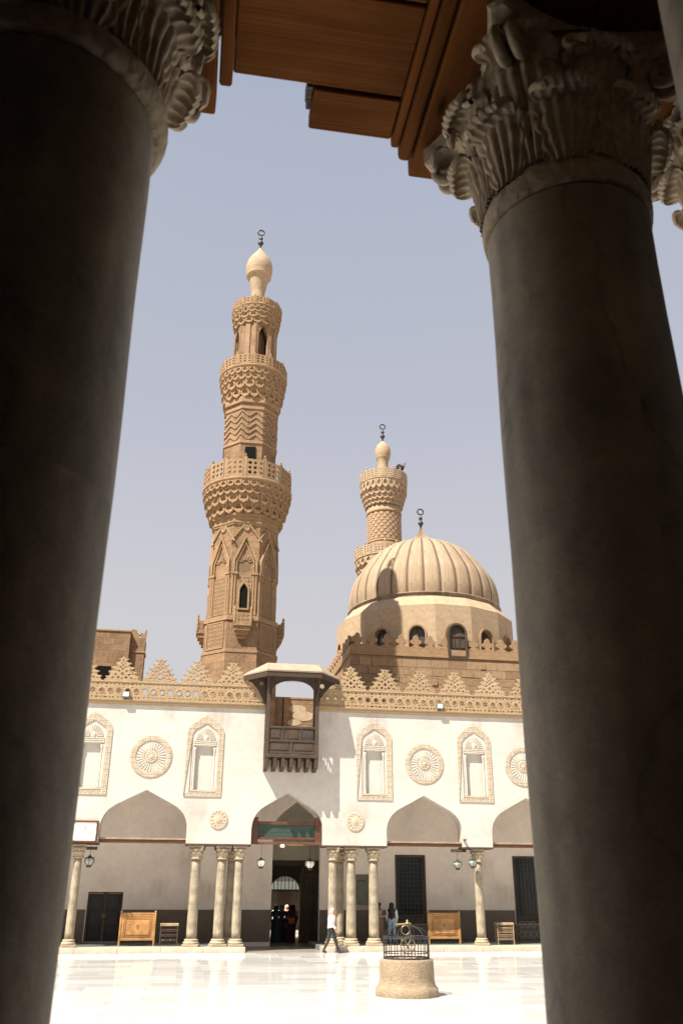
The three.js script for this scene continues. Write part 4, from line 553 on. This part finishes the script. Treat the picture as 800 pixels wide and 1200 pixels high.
// ------------------------------------------------------------------ tall carved minaret
{
  const X = 2.05, Z = -6.5, t = thing('tall_minaret', 'tall carved sandstone minaret with three balconies and a pale bulb top', 'minaret', [X, 0, Z]);
  mesh('foundation', OCT(1.95, 9, 13.5), M.stone, t);
  mesh('pedestal', OCT(1.91, 13.5, 15.2), M.stone, t); mesh('pedestal_moulding', OCT(1.98, 13.42, 13.58), M.stonePlain, t); mesh('pedestal_moulding', OCT(1.97, 15.12, 15.28), M.stonePlain, t); mesh('pedestal_moulding', OCT(1.93, 15.281, 15.4), M.stonePlain, t);
  mesh('lower_shaft', OCT(1.74, 15.4, 21.1), M.stone, t);
  const face = 2 * 1.74 * Math.tan(PI / 8);
  for (let i = 0; i < 8; i++) {
    const a = i * PI / 4, F = part('carved_face', t); F.rotation.y = a; const z = 1.74;
    const inn = face - .52; mesh('arabesque_panel', rbox(-inn / 2 + .05, inn / 2 - .05, 15.5, 17.6, z - .02, z + .025, .01), M.stoneCarved, F);
    if (i % 2 === 0) { mesh('window_frame', (() => { const o = poly(keel(0, .30, 16.75, [.18, 17.12], 17.36, 15.70, 5)); o.holes.push(new THREE.Path(keel(0, .21, 16.75, [.12, 17.0], 17.18, 15.80, 5).map(([p, q]) => V2(p, q)))); const g = prism(o, .10, .012); g.translate(0, 0, z + .02); return g; })(), M.stonePlain, F); mesh('window_shade_plate', (() => { const g = prism(poly(keel(0, .212, 16.75, [.12, 17.0], 17.185, 15.79, 5)), .02); g.translate(0, 0, z + .027); return g; })(), M.black, F); }  // window shade is a black plate on the unpierced wall
    for (const s of [-1, 1]) for (const d of [.10, .235]) { const c = lathe([[0, 15.42], [.085, 15.42], [.085, 15.5], [.06, 15.56], [.058, 17.45], [.085, 17.55], [.095, 17.66], [0, 17.66]], 8); c.translate(s * (face / 2 - d), 0, z + .02); mesh('colonnette', metric(c), M.stonePlain, F); }
    for (const s of [-1, 1]) mesh('lintel', rbox(s * (face / 2 - .185) - .175, s * (face / 2 - .185) + .175, 17.66, 17.80, z - .02, z + .14, .015), M.stonePlain, F);
    const arch = (hw, sp, sh, ap, d, th) => { const o = band(keel(0, hw, sp, sh, ap, 17.81, 7), keel(0, hw - th, sp, [sh[0] - th * .8, sh[1] - th * .7], ap - th * 1.35, 17.81, 7)); const g = prism(o, d, .01); g.translate(0, 0, z - .01); return g; };
    mesh('keel_moulding', arch(face / 2 - .06, 18.5, [face * .30, 19.0], 19.95, .15, .12), M.stonePlain, F); mesh('inner_moulding', arch(face / 2 - .22, 18.45, [face * .21, 18.85], 19.55, .10, .08), M.stonePlain, F);
    const flutes = []; for (let k = 0; k < 7; k++) { const b = PI * (.1 + .8 * k / 6), q = rbox(.16, .40, -.03, .03, 0, .05, .012); q.rotateZ(b); q.translate(0, 18.35, z); flutes.push(q); } mesh('sunburst', flutes, M.stonePlain, F);
    for (const s of [-1, 1]) { const q = rbox(-.045, .045, -.62, .62, 0, .09, .015); q.rotateZ(s * .62); q.translate(s * .50, 20.05, z - .01); mesh('strapwork', q, M.stonePlain, F); }
    const rd = lathe([[.17, 0], [.17, .06], [.12, .08], [.10, .05], [.05, .05], [0, .06]], 14); rd.rotateX(PI / 2); rd.translate(0, 20.35, z); mesh('roundel', metric(rd), M.stonePlain, F);
    if (i % 2 === 0) { // small box balcony on corbels under each window
      const b = part('box_balcony', t); b.rotation.y = a; mesh('floor_slab', rbox(-.46, .46, 14.72, 14.84, 1.85, 2.32, .02), M.stonePlain, b); for (const [x0, x1, z0, z1] of [[-.45, .45, 2.24, 2.31], [-.45, -.38, 1.9, 2.24], [.38, .45, 1.9, 2.24]]) mesh('parapet', rbox(x0, x1, 14.84, 15.42, z0, z1, .01), M.stoneCarved, b); for (const s of [-1, 1]) mesh('corner_knob', metric(at(lathe([[0, 0], [.07, 0], [.07, .7], [.04, .74], [.075, .82], [.03, .94], [0, .96]], 8), s * .42, 14.84, 2.27)), M.stonePlain, b);
      mesh('corbel', [0, 1, 2].map((k) => rbox(-.40 + k * .08, .40 - k * .08, 14.50 - k * .2, 14.72 - k * .2, 1.85, 2.24 - k * .11, .02)), M.stonePlain, b);
    } else { mesh('pedestal_panel', rbox(-.5, .5, 13.72, 14.98, 1.90, 1.945, .012), M.stoneCarved, F); mesh('panel_border', [[-.60, .60, 13.64, 13.72], [-.60, .60, 14.98, 15.06], [-.60, -.52, 13.72, 14.98], [.52, .60, 13.72, 14.98]].map(([p, q, r, s]) => rbox(p, q, r, s, 1.89, 1.96, .012)), M.stonePlain, F); }
  }
  mesh('shaft_moulding', [OCT(1.80, 20.55, 20.66), OCT(1.84, 20.66, 20.74), OCT(1.76, 20.74, 21.05), OCT(1.86, 21.05, 21.2)], M.stonePlain, t);
  stuff(mesh('lower_muqarnas', muqarnas(1.80, 2.49, 21.2, 22.95, [24, 24, 36, 36], [1.1, 1, .8, .7]), M.stonePlain, t)); mesh('balcony_slab', [lathe([[1.4, 22.95], [2.50, 22.95], [2.56, 23.02], [2.56, 23.12], [2.5, 23.18], [1.4, 23.18]], 32)], M.stonePlain, t);
  balustrade(t, 2.44, 23.18, 1.3, 14, M.stonePlain, .1, .055);
  mesh('middle_shaft', OCT(1.49, 23.1, 28.9), M.stone, t); mesh('middle_moulding', [OCT(1.55, 25.72, 25.9), OCT(1.55, 27.98, 28.16), OCT(1.60, 28.4, 28.75)], M.stonePlain, t);
  for (let i = 0; i < 8; i++) { // interlaced chevrons in relief
    const F = part('chevron_relief', t); F.rotation.y = i * PI / 4; const w = 2 * 1.49 * Math.tan(PI / 8), bars = [], nx = 3, st = w / nx; for (let r = 0; r < 5; r++) for (let k = 0; k < nx; k++) { const q = rbox(-st * .62, st * .62, -.055, .055, 0, .055, .02); q.rotateZ(((k + i) % 2 ? 1 : -1) * .72); q.translate(-w / 2 + (k + .5) * st, 26.14 + r * .385, 1.485 + ((k + r) % 2) * .012); bars.push(q); } stuff(mesh('zigzag', bars, M.stonePlain, F)); }
  mesh('doorway_shade_plate', [rbox(-.45, .45, 23.2, 25.5, 1.47, 1.52, .01)], M.black, t).rotation.y = -.12;  // slab coloured black for the shade of a door opening, shaft left uncut
  stuff(mesh('upper_muqarnas', muqarnas(1.54, 1.99, 28.75, 30.6, [20, 20, 30, 30], [1.1, 1, .8, .7]), M.stonePlain, t)); mesh('gallery_slab', lathe([[1.1, 30.6], [1.99, 30.6], [2.06, 30.68], [2.06, 30.78], [2.0, 30.84], [1.1, 30.84]], 32), M.stonePlain, t);
  balustrade(t, 1.95, 30.84, .78, 12, M.stonePlain, .2, .045);
  const lan = part('lantern_storey', t); lan.rotation.y = .35; // open storey: eight wall slabs, four of them arched openings
  const fw = 2 * 1.22 * Math.tan(PI / 8); for (let i = 0; i < 8; i++) { const s = poly([[-fw / 2 - .03, 30.84], [fw / 2 + .03, 30.84], [fw / 2 + .03, 34.4], [-fw / 2 - .03, 34.4]]); if (i % 2 === 0) hole(s, keel(0, .32, 33.4, [.19, 33.8], 34.15, 30.95, 6).reverse()); const g = prism(s, .28); g.translate(0, 0, .94); const m = mesh(i % 2 ? 'pier_wall' : 'arched_wall', g, M.stone, lan); m.rotation.y = i * PI / 4; if (i % 2) { const c = mesh('engaged_shaft', rbox(-.16, .16, 30.9, 34.2, 1.2, 1.3, .04), M.stonePlain, m); } }
  mesh('stair_core', lathe([[0, 30.85], [.55, 30.85], [.55, 34.4], [0, 34.4]], 12), M.stonePlain, lan); mesh('lantern_ceiling', OCT(1.2, 34.4, 34.55), M.stonePlain, lan);
  stuff(mesh('crown_muqarnas', muqarnas(1.24, 1.53, 34.25, 35.45, [16, 16, 24, 24], [1.1, 1, .8, .7]), M.stonePlain, t)); mesh('crown_slab', lathe([[0, 35.45], [1.54, 35.45], [1.58, 35.52], [1.55, 35.62], [0, 35.62]], 28), M.stonePlain, t); balustrade(t, 1.50, 35.62, .5, 12, M.stonePlain, .1, .04);
  mesh('bulb', lathe([[.62, 35.6], [.50, 36.1], [.45, 36.7], [.42, 37.3], [.44, 37.5], [.50, 37.8], [.57, 38.2], [.62, 38.56], [.66, 38.60], [.79, 38.64], [.80, 38.70], [.77, 38.76], [.83, 38.98], [.86, 39.25], [.84, 39.55], [.75, 39.9], [.56, 40.25], [.32, 40.6], [.14, 40.9], [.09, 41.05], [0, 41.1]], 32), M.stonePale, t);
  finial(t, 41.05, 1.05);
}
// ------------------------------------------------------------------ slimmer minaret with inlaid lozenges, beyond the dome
{
  const t = thing('lozenge_minaret', 'slimmer minaret with a chequered lozenge shaft rising behind the dome', 'minaret', [14.8, 0, -28]);
  mesh('lower_tower', lathe([[0, 0], [1.9, 0], [1.9, 26], [1.95, 26.2], [0, 26.2]], 24), M.stone, t); stuff(mesh('lower_muqarnas', muqarnas(1.9, 2.46, 26.1, 27.6, [24, 24, 24], [.8, .9, 1.2]), M.stonePale, t)); mesh('balcony_slab', lathe([[1, 27.6], [2.5, 27.6], [2.55, 27.7], [2.5, 27.8], [1, 27.8]], 32), M.stonePale, t);
  balustrade(t, 2.46, 27.8, .95, 16, M.stonePale, 0, .07);
  mesh('shaft', lathe([[0, 27.7], [1.5, 27.7], [1.5, 29.2], [1.44, 29.3], [1.44, 32.0], [1.5, 32.1], [1.47, 32.7], [0, 32.7]], 32), M.stonePale, t); for (const y of [29.25, 32.0]) mesh('shaft_ring', lathe([[1.4, y - .12], [1.52, y - .1], [1.54, y], [1.52, y + .1], [1.4, y + .12]], 32), M.stonePlain, t);
  mesh('inlay_band', lathe([[1.3, 29.38], [1.452, 29.40], [1.452, 31.86], [1.3, 31.88]], 40), mat([.36, .215, .125], { map: tGrain }), t);
  const di = []; for (let r = 0; r < 9; r++) for (let k = 0; k < 18; k++) { const g = new THREE.CylinderGeometry(.155, .175, .06, 6); g.rotateX(PI / 2); di.push(at(at(g.toNonIndexed(), 0, 29.55 + r * .27, 1.455), 0, 0, 0, (k + (r % 2) * .5) / 18 * 2 * PI)); } stuff(mesh('lozenge_inlay', di, M.stonePale, t));
  stuff(mesh('upper_muqarnas', muqarnas(1.5, 2.03, 32.6, 34.7, [24, 24, 24, 24], [.7, .8, 1, 1.5]), M.stonePale, t)); mesh('gallery_slab', lathe([[0, 34.7], [2.05, 34.7], [2.1, 34.8], [2.05, 34.9], [0, 34.9]], 32), M.stonePale, t); balustrade(t, 2.02, 34.9, .95, 16, M.stonePale, 0, .06);
  mesh('bulb', lathe([[.85, 34.9], [.80, 35.6], [.62, 36.0], [.48, 36.4], [.44, 36.9], [.52, 37.4], [.60, 37.5], [.60, 37.58], [.66, 37.8], [.70, 38.1], [.66, 38.5], [.5, 38.85], [.25, 39.1], [.1, 39.3], [0, 39.35]], 24), M.stonePale, t); finial(t, 39.3, 1.2);
  const l = thing('loudspeaker', 'dark horn loudspeaker on a post atop the lozenge minaret', 'loudspeaker', [16.2, 34.9, -27.2]); mesh('post', [rod([0, 0, 0], [0, 1.35, 0], .05), rod([-.25, 0, -.3], [0, .9, 0], .035)], M.iron, l); const hg = lathe([[.08, 0], [.12, .2], [.24, .45], [.42, .62], [.40, .6], [.2, .42], [.06, .2]], 16); hg.rotateZ(-1.9); hg.translate(-.28, 1.72, .1); mesh('horn', hg, M.iron, l); mesh('driver', rbox(-.42, .14, 1.30, 1.62, -.16, .2, .05, 2), M.iron, l);
}
// ------------------------------------------------------------------ domed chamber
{
  const X = 15.35, Z = -18, H = 6.4, t = thing('domed_chamber', 'square stone chamber carrying a windowed drum and a ribbed sandstone dome', 'building', [X, 0, Z]);
  const B = part('base_wall', t); mesh('core', box(-H + .05, H - .05, 0, 15.5, -H + .05, H - .05), M.stonePlain, B);
  mesh('lower_wall', box(-H, H, 0, 11.3, -H, H), M.stone, B);
  // ashlar: individual blocks where the wall shows above the arcade
  const tones = [[0.361, 0.241, 0.142], [0.391, 0.265, 0.157], [0.338, 0.227, 0.132], [0.368, 0.246, 0.146], [0.414, 0.284, 0.177], [0.3, 0.2, 0.119], [0.391, 0.265, 0.157]].map((c) => mat(c, { map: tGrain, bump: bStone, bs: .03 }));
  let row = 0; const blocks = (axis) => { for (let y = 11.3, r = 0; y < 15.3; y += .5, r++) { let x = -H + (r % 2) * -.35; const hh = Math.min(.5, 15.45 - y); while (x < H - .1) { const w = rr(.72, 1.25), a = Math.max(x, -H), b = Math.min(x + w, H); x += w; if (b - a < .15) continue; const g = rbox(a + .008, b - .008, y + .008, y + hh - .008, H - .06, H + rr(-.012, .016), .012); if (axis) g.rotateY(-PI / 2); if (axis && a > 2) continue; mesh('block', metric(g), tones[Math.floor(rnd() * 7)], B); } } };
  blocks(0); blocks(1);
  for (const [x, y] of [[-3.6, 14.1], [-4.9, 14.9], [1.9, 15.0], [-1.2, 13.9]]) mesh('relief_square', rbox(x - .17, x + .17, y - .17, y + .17, H + .0, H + .05, .02), M.stonePlain, B);
  mesh('string_course', [rbox(-H - .05, H + .05, 15.45, 15.58, H - .1, H + .06, .015), rbox(-H - .06, -H + .1, 15.45, 15.58, -H, H - .1, .015)], M.stonePlain, t);
  mesh('parapet', [rbox(-H - .0, H, 15.58, 15.98, H - .22, H, .015), rbox(-H, -H + .22, 15.58, 15.98, -H, H - .22, .015)], M.stonePlain, t);
  mesh('terrace', box(-H + .22, H - .22, 15.5, 15.6, -H + .2, H - .22), M.stonePlain, t);
  // trefoil cresting with cross-shaped gaps
  const tf = (() => { const h = [[.20, 0], [.20, .14], [.13, .20], [.13, .24], [.27, .28], [.33, .38], [.30, .50], [.20, .56], [.14, .58], [.16, .66], [.12, .76]]; const s = poly([[.44, -.005], [.44, .03], ...h.slice(1), [0, .86], ...h.slice(1).reverse().map(([x, y]) => [-x, y]), [-.44, .03], [-.44, -.005]].map(([x, y]) => [x * 1.06, y])); const g = prism(s, .2, .012); g.translate(0, 15.985, H - .21); return metric(g); })();
  for (let i = 0; i < 14; i++) { const x = -H + .46 + i * .915; if (x > -.2 && x < 1.15) continue; const m = mesh('trefoil_crest', tf, M.stonePlain, t); m.position.x = x; } for (let i = 0; i < 13; i++) { const m = mesh('trefoil_crest', tf, M.stonePlain, t); m.rotation.y = -PI / 2; m.position.z = H - .9 - i * .915; }
  // arched window standing in the parapet
  { const x = .36, wn = part('parapet_window', t), ol = (hw, y0, sp) => [[x - hw, y0], [x + hw, y0], ...Array.from({ length: 11 }, (_, k) => [x + hw * Math.cos(k / 10 * PI), sp + hw * 1.1 * Math.sin(k / 10 * PI)])]; const fs = hole(poly(ol(.64, 15.5, 17.02)), ol(.50, 15.62, 17.02)); const fg = prism(fs, .36, .015); fg.translate(0, 0, H - .28); mesh('surround', fg, M.darkWood, wn); const pg = prism(poly(ol(.505, 15.61, 17.02)), .03); pg.translate(0, 0, H - .14); mesh('shutter_board', pg, mat([.11, .085, .06], { map: tWood, rough: .7 }), wn); for (const y of [16.15, 16.85]) mesh('crossbar', rbox(x - .5, x + .5, y, y + .07, H - .108, H - .06, .008), M.darkWood, wn); for (const d of [-.17, .17]) mesh('upright', rbox(x + d - .025, x + d + .025, 15.64, 16.84, H - .108, H - .07, .006), M.darkWood, wn); }
  // drum, sixteen sides with arched windows
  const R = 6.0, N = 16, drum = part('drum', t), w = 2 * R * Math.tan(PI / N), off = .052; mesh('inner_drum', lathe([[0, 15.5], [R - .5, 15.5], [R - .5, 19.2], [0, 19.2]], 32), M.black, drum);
  for (let i = 0; i < N; i++) { const s = poly([[-w / 2, 15.6], [w / 2, 15.6], [w / 2, 19.05], [-w / 2, 19.05]]), big = i === 0; const hw = big ? .56 : .50, sp = big ? 17.1 : 17.08; const pth = [[-hw, 15.75], [hw, 15.75]]; for (let k = 0; k <= 8; k++) { const a = k / 8 * PI; pth.push([hw * Math.cos(a), sp + hw * 1.12 * Math.sin(a)]); } hole(s, pth); const g = prism(s, .36); g.translate(0, 0, R - .36); const m = mesh('drum_wall', g, M.stonePale, drum); m.rotation.y = off + i * 2 * PI / N;
    const fo = poly([[-hw - .12, 15.7], [hw + .12, 15.7], ...Array.from({ length: 9 }, (_, k) => { const a = k / 8 * PI; return [(hw + .12) * Math.cos(a), sp + (hw + .12) * 1.12 * Math.sin(a)]; })]); fo.holes.push(new THREE.Path(pth.map(([a, b]) => V2(a, b + .001)))); const fg = prism(fo, .10, .012); fg.translate(0, 0, R + .002); mesh('window_surround', fg, M.stonePlain, m);
    const gr = [box(-.03, .03, 15.78, sp + hw, 0, .05), box(-hw, hw, 16.55, 16.62, 0, .05)]; if (big) gr.push(box(-hw, hw, 17.05, 17.13, 0, .05), box(-.3, -.26, 15.78, 17.05, 0, .05), box(.26, .3, 15.78, 17.05, 0, .05)); gr.forEach((q) => q.translate(0, 0, R - .2)); mesh('window_bars', gr, mat([.10, .075, .05], { map: tWood }), m); mesh('window_pane', box(-hw, hw, 15.78, sp + hw * 1.1, R - .28, R - .26), mat([.05, .042, .036], { rough: .3 }), m); }
  const cone = new THREE.CylinderGeometry(5.35 / Math.cos(PI / N), R / Math.cos(PI / N), .75, N, 1, true); cone.rotateY(PI / N + off); cone.translate(0, 19.42, 0); const cq = cone.toNonIndexed(); cq.computeVertexNormals(); mesh('drum_shoulder', metric(cq), M.stonePale, drum);
  const D = part('dome', t); mesh('collar', lathe([[5.2, 19.0], [5.33, 19.3], [5.33, 19.55], [5.40, 19.58], [5.42, 19.68], [5.34, 19.74], [5.27, 19.8], [5.27, 20.02], [5.36, 20.06], [5.38, 20.14], [5.2, 20.2]], 72), M.dome, D);
  const prof = new THREE.CatmullRomCurve3([[5.22, 20.16], [5.27, 20.6], [5.25, 21.1], [5.09, 21.9], [4.82, 22.5], [4.45, 23.05], [3.65, 24.12], [2.65, 24.88], [1.85, 25.25], [1.2, 25.52], [.70, 25.83], [.36, 26.2], [.16, 26.55], [.10, 26.75]].map(([r, y]) => V3(r, y, 0))), NG = 30, rows = 26, P = prof.getPoints(rows);
  mesh('dome_seams', lathe([...P.map((p) => [p.x - .035, p.y]), [0, 26.75]], 90), M.seam, D);
  const gore = (() => { const pos = [], uv = [], idx = [], cs = 6; for (let j = 0; j <= rows; j++) for (let i = 0; i <= cs; i++) { const r = P[j].x, gw = 2 * PI / NG - Math.min(.10, .10 / Math.max(r, .3)), u = i / cs - .5, a = u * gw, bul = (1 - 4 * u * u) * .022 * Math.min(1, r / 3), e = Math.abs(u) > .49 ? -.05 : 0; pos.push(Math.sin(a) * (r + bul + e), P[j].y + (j === 0 ? .0 : 0), Math.cos(a) * (r + bul + e)); uv.push(u * gw * r, P[j].y); } for (let j = 0; j < rows; j++) for (let i = 0; i < cs; i++) { const a = j * (cs + 1) + i; idx.push(a, a + 1, a + cs + 2, a, a + cs + 2, a + cs + 1); } const g = new THREE.BufferGeometry(); g.setAttribute('position', new THREE.Float32BufferAttribute(pos, 3)); g.setAttribute('uv', new THREE.Float32BufferAttribute(uv, 2)); g.setIndex(idx); g.computeVertexNormals(); return g; })();
  const gm = [0, 1, 2].map((k) => mat([.42 - .018 * k, .325 - .017 * k, .23 - .015 * k], { map: tStreak, bump: bStone, bs: .012 })); for (let i = 0; i < NG; i++) { const m = mesh('gore', gore, gm[Math.floor(rnd() * 3)], D); m.rotation.y = (i + .3) / NG * 2 * PI; }
  finial(t, 26.7, 1.12);
}
// ------------------------------------------------------------------ walls on the roof behind the parapet
{
  const r = thing('rooftop_wall', 'patched stone rooftop wall seen through the wooden balcony', 'wall', [0, 0, -6.2]); mesh('body', box(3.9, 8.6, 9.1, 11.45, -.25, .1), M.stone, r); mesh('coping', rbox(3.9, 8.6, 11.45, 11.55, -.28, .13, .015), M.stonePlain, r);
  const pm = mat([.56, .44, .31], { map: tGrain }); for (const [x, y, s] of [[5.2, 10.95, .36], [5.5, 10.6, .45], [5.05, 10.25, .28]]) { const q = new THREE.CylinderGeometry(s, s, .012 + s * .02, 9); q.rotateX(PI / 2); q.scale(1.3, .6, 1); q.translate(x, y, .107); mesh('plaster_patch', metric(q), pm, r); } mesh('conduit', rod([4.45, 9.2, .13], [4.45, 11.5, .13], .03), M.iron, r);
  const t = thing('stone_tower_block', 'plain tan stone block with a shaded crenellated corner rising over the parapet', 'building', [0, 0, -9]);
  mesh('wall', box(-11, -3.86, 0, 15.42, -5, -.02), M.stone, t); mesh('coping', rbox(-11.05, -3.84, 15.42, 15.52, -5.05, .03, .015), M.stonePlain, t);
  mesh('corner_turret', box(-3.855, -3.05, 13.05, 15.15, -1.4, -.32), M.stone, t); mesh('turret_base', box(-3.855, -3.05, 0, 13.045, -1.4, -.22), M.stone, t); mesh('turret_band', rbox(-3.855, -3.0, 14.35, 14.45, -1.4, -.28, .01), M.stonePlain, t);
  const s = poly([[-3.855, 15.152], [-3.03, 15.152], [-3.0, 15.68], [-3.10, 15.64], [-3.18, 15.46], [-3.30, 15.52], [-3.40, 15.40], [-3.52, 15.52], [-3.56, 15.66], [-3.855, 15.70]]); hole(s, ring(-3.36, 15.28, .07, 8)); const g = prism(s, .18, .01); g.translate(0, 0, -.5); mesh('merlon', g, M.stonePlain, t);
  for (const [a, b, y0, y1] of [[-5.55, -4.72, 13.26, 13.46], [-5.46, -4.82, 13.06, 13.26], [-5.52, -4.76, 12.9, 13.06], [-5.38, -4.86, 12.62, 12.9]]) mesh('stepped_shade_plate', box(a, b, y0, y1, -.015, .004), M.black, t);  // thin plates painted black as deep shade, the wall is not hollowed
}
// ------------------------------------------------------------------ near arcade: the columns and beams the view looks out between
const nearCapH = .46;
function nearColumn(x, z, r, label, capR, turn, ringR, y0 = .2, top = 3.66) {
  const t = thing('porch_column', label, 'column', [x, y0, z], 'columns of the near arcade', turn), H = top - y0, pts = [];
  mesh('base', [rbox(-r * 1.55, r * 1.55, 0, .10, -r * 1.55, r * 1.55, .015), lathe([[0, .1], [r * 1.5, .1], [r * 1.58, .14], [r * 1.5, .19], [r * 1.25, .21], [r * 1.2, .24], [r * 1.3, .28], [r * 1.08, .32], [0, .32]], 40)], M.capital, t);
  for (let i = 0; i <= 24; i++) { const f = i / 24; pts.push([r * (1.015 + .02 * Math.sin(PI * f) - .02 * f) + .0012 * Math.sin(f * 31 + x * 9), .315 + f * (H - .345)]); }
  mesh('shaft', lathe([[0, .315], ...pts, [r * 1.0, H - .028], [r * .985, H - .02], [0, H - .02]], 96), M.column, t);
  const c = capital(capR, nearCapH, true, ringR), C = part('capital', t); C.position.y = H;
  mesh('bell', c.core, M.capital, C); c.leaf.forEach((g) => mesh('leaf', g, M.capital, C)); c.volute.forEach((g) => mesh('volute', g, M.capital, C)); c.flower.forEach((g) => mesh('abacus_flower', g, M.capital, C)); mesh('abacus', c.abacus, M.capital, C);
  return t;
}
nearColumn(-.385, 37.61, .215, 'thick dark column whose plain swelling neck ring shows below its capital', .218, .0, .024);
nearColumn(.80, 37.47, .19, 'grey marble column with a leafy carved capital under the projecting wooden beam end', .192, .05, .008);
nearColumn(1.49, 37.34, .185, 'column whose carved capital catches light beyond the grey marble column', .195, -.03, .01, .2, 3.89);
nearColumn(.70, 38.42, .20, 'pale grey column standing free on the inner side of the grey marble column', .2, .1, .02);
{ // timber lintel and imposts over the group of columns
  const t = thing('timber_lintel', 'weathered brown timber lintel of boards and mouldings laid across the near columns', 'beam'), m = M.nearWood;
  const plank = (x0, x1, y0, y1, z0, z1, along, r = .006) => { const g = rbox(x0, x1, y0, y1, z0, z1, r, 1), uv = g.attributes.uv, p = g.attributes.position, o = rnd() * 5; for (let i = 0; i < uv.count; i++) { const X = p.getX(i), Y = p.getY(i), Zz = p.getZ(i); uv.setXY(i, (along === 'x' ? X : Zz) * .8 + o, (along === 'x' ? Zz + Y : X + Y) * 1.5 + o); } return g; };
  // soffit boards between the two imposts, the outermost short board standing out over the court
  const ys = 4.165; [[37.36, 37.625], [37.63, 37.79], [37.795, 37.95]].forEach(([a, b], i) => mesh('soffit_board', plank(-.0215, .432, ys + (i % 2) * .003, ys + .05, a, b, 'x'), m, t));
  mesh('outer_board', plank(.195, .43, ys - .006, ys + .045, 37.22, 37.354, 'x'), m, t); mesh('broken_stub', [plank(.175, .192, ys + .0, ys + .045, 37.30, 37.356, 'x', .003), plank(.180, .192, ys + .004, ys + .03, 37.275, 37.298, 'x', .003)], M.darkWood, t);
  mesh('fascia', plank(-.02, .43, ys + .052, ys + .30, 37.375, 37.40, 'x'), m, t);
  for (const [x0, x1, cx] of [[-.75, -.06, 0], [.50, 1.14, 1]]) { // impost boards resting on the capitals
    const zf = cx ? 37.13 : 37.25; for (let k = 0; k < 4; k++) { const w = (x1 - x0) / 4; mesh('impost_board', plank(x0 + k * w + .002, x0 + (k + 1) * w - .002, 4.122, 4.20, zf + (k ? rr(-.01, .01) : 0), 37.95, 'z'), m, t); } }
  mesh('impost_board', plank(1.16, 1.90, 4.355, 4.43, 37.02, 37.41, 'z'), m, t);
  mesh('edge_moulding', plank(.434, .458, 4.15, 4.21, 37.20, 37.95, 'z', .008), m, t); mesh('edge_moulding', plank(.461, .498, 4.135, 4.21, 37.17, 37.95, 'z', .012), m, t); mesh('edge_moulding', plank(-.056, -.022, 4.140, 4.21, 37.335, 37.95, 'z', .008), m, t);
}
{ // wall, roof and floor of the near arcade
  const t = thing('near_arcade', 'shaded near arcade that encloses the viewpoint with its wall, roof and floor', 'building');
  const s = poly([[-24, 4.22], [-24, 7.6], [24, 7.6], [24, 4.22], ...[[13.5, 1.8], [8.6, 1.8], [3.9, 1.75]].flatMap(([c, h]) => archPath(c, h, 4.22)), ...[[-3.0, 1.75], [-7.7, 1.8], [-12.6, 1.8]].flatMap(([c, h]) => archPath(c, h, 4.22))]);
  const g = prism(s, .46); g.translate(0, 0, 37.42); mesh('front_wall', metric(g), M.plaster, t);
  mesh('ceiling', box(-24, 24, 7, 7.2, 37.88, 64), M.darkWood, t); mesh('back_wall', box(-24, 24, .2, 7, 63.7, 64), mat([.30, .26, .22], { map: tPlaster }), t); for (const x of [-24, 23.7]) mesh('end_wall', box(x, x + .3, .2, 7, 37.88, 63.7), mat([.30, .26, .22], { map: tPlaster }), t);
  mesh('floor', box(-24, 24, -.04, .2, 37.0, 64), mat([.10, .035, .03], { map: tGrain, rough: .95 }), t);
}
for (const x of [-5.35, -10.15, 6.25, 11.05]) { const c = farColumn(x, 37.6, .19, 'plain marble column farther along the near arcade', 'outlying columns of the near arcade'); c.scale.y = 1.05; }
renderer.render(scene, camera);
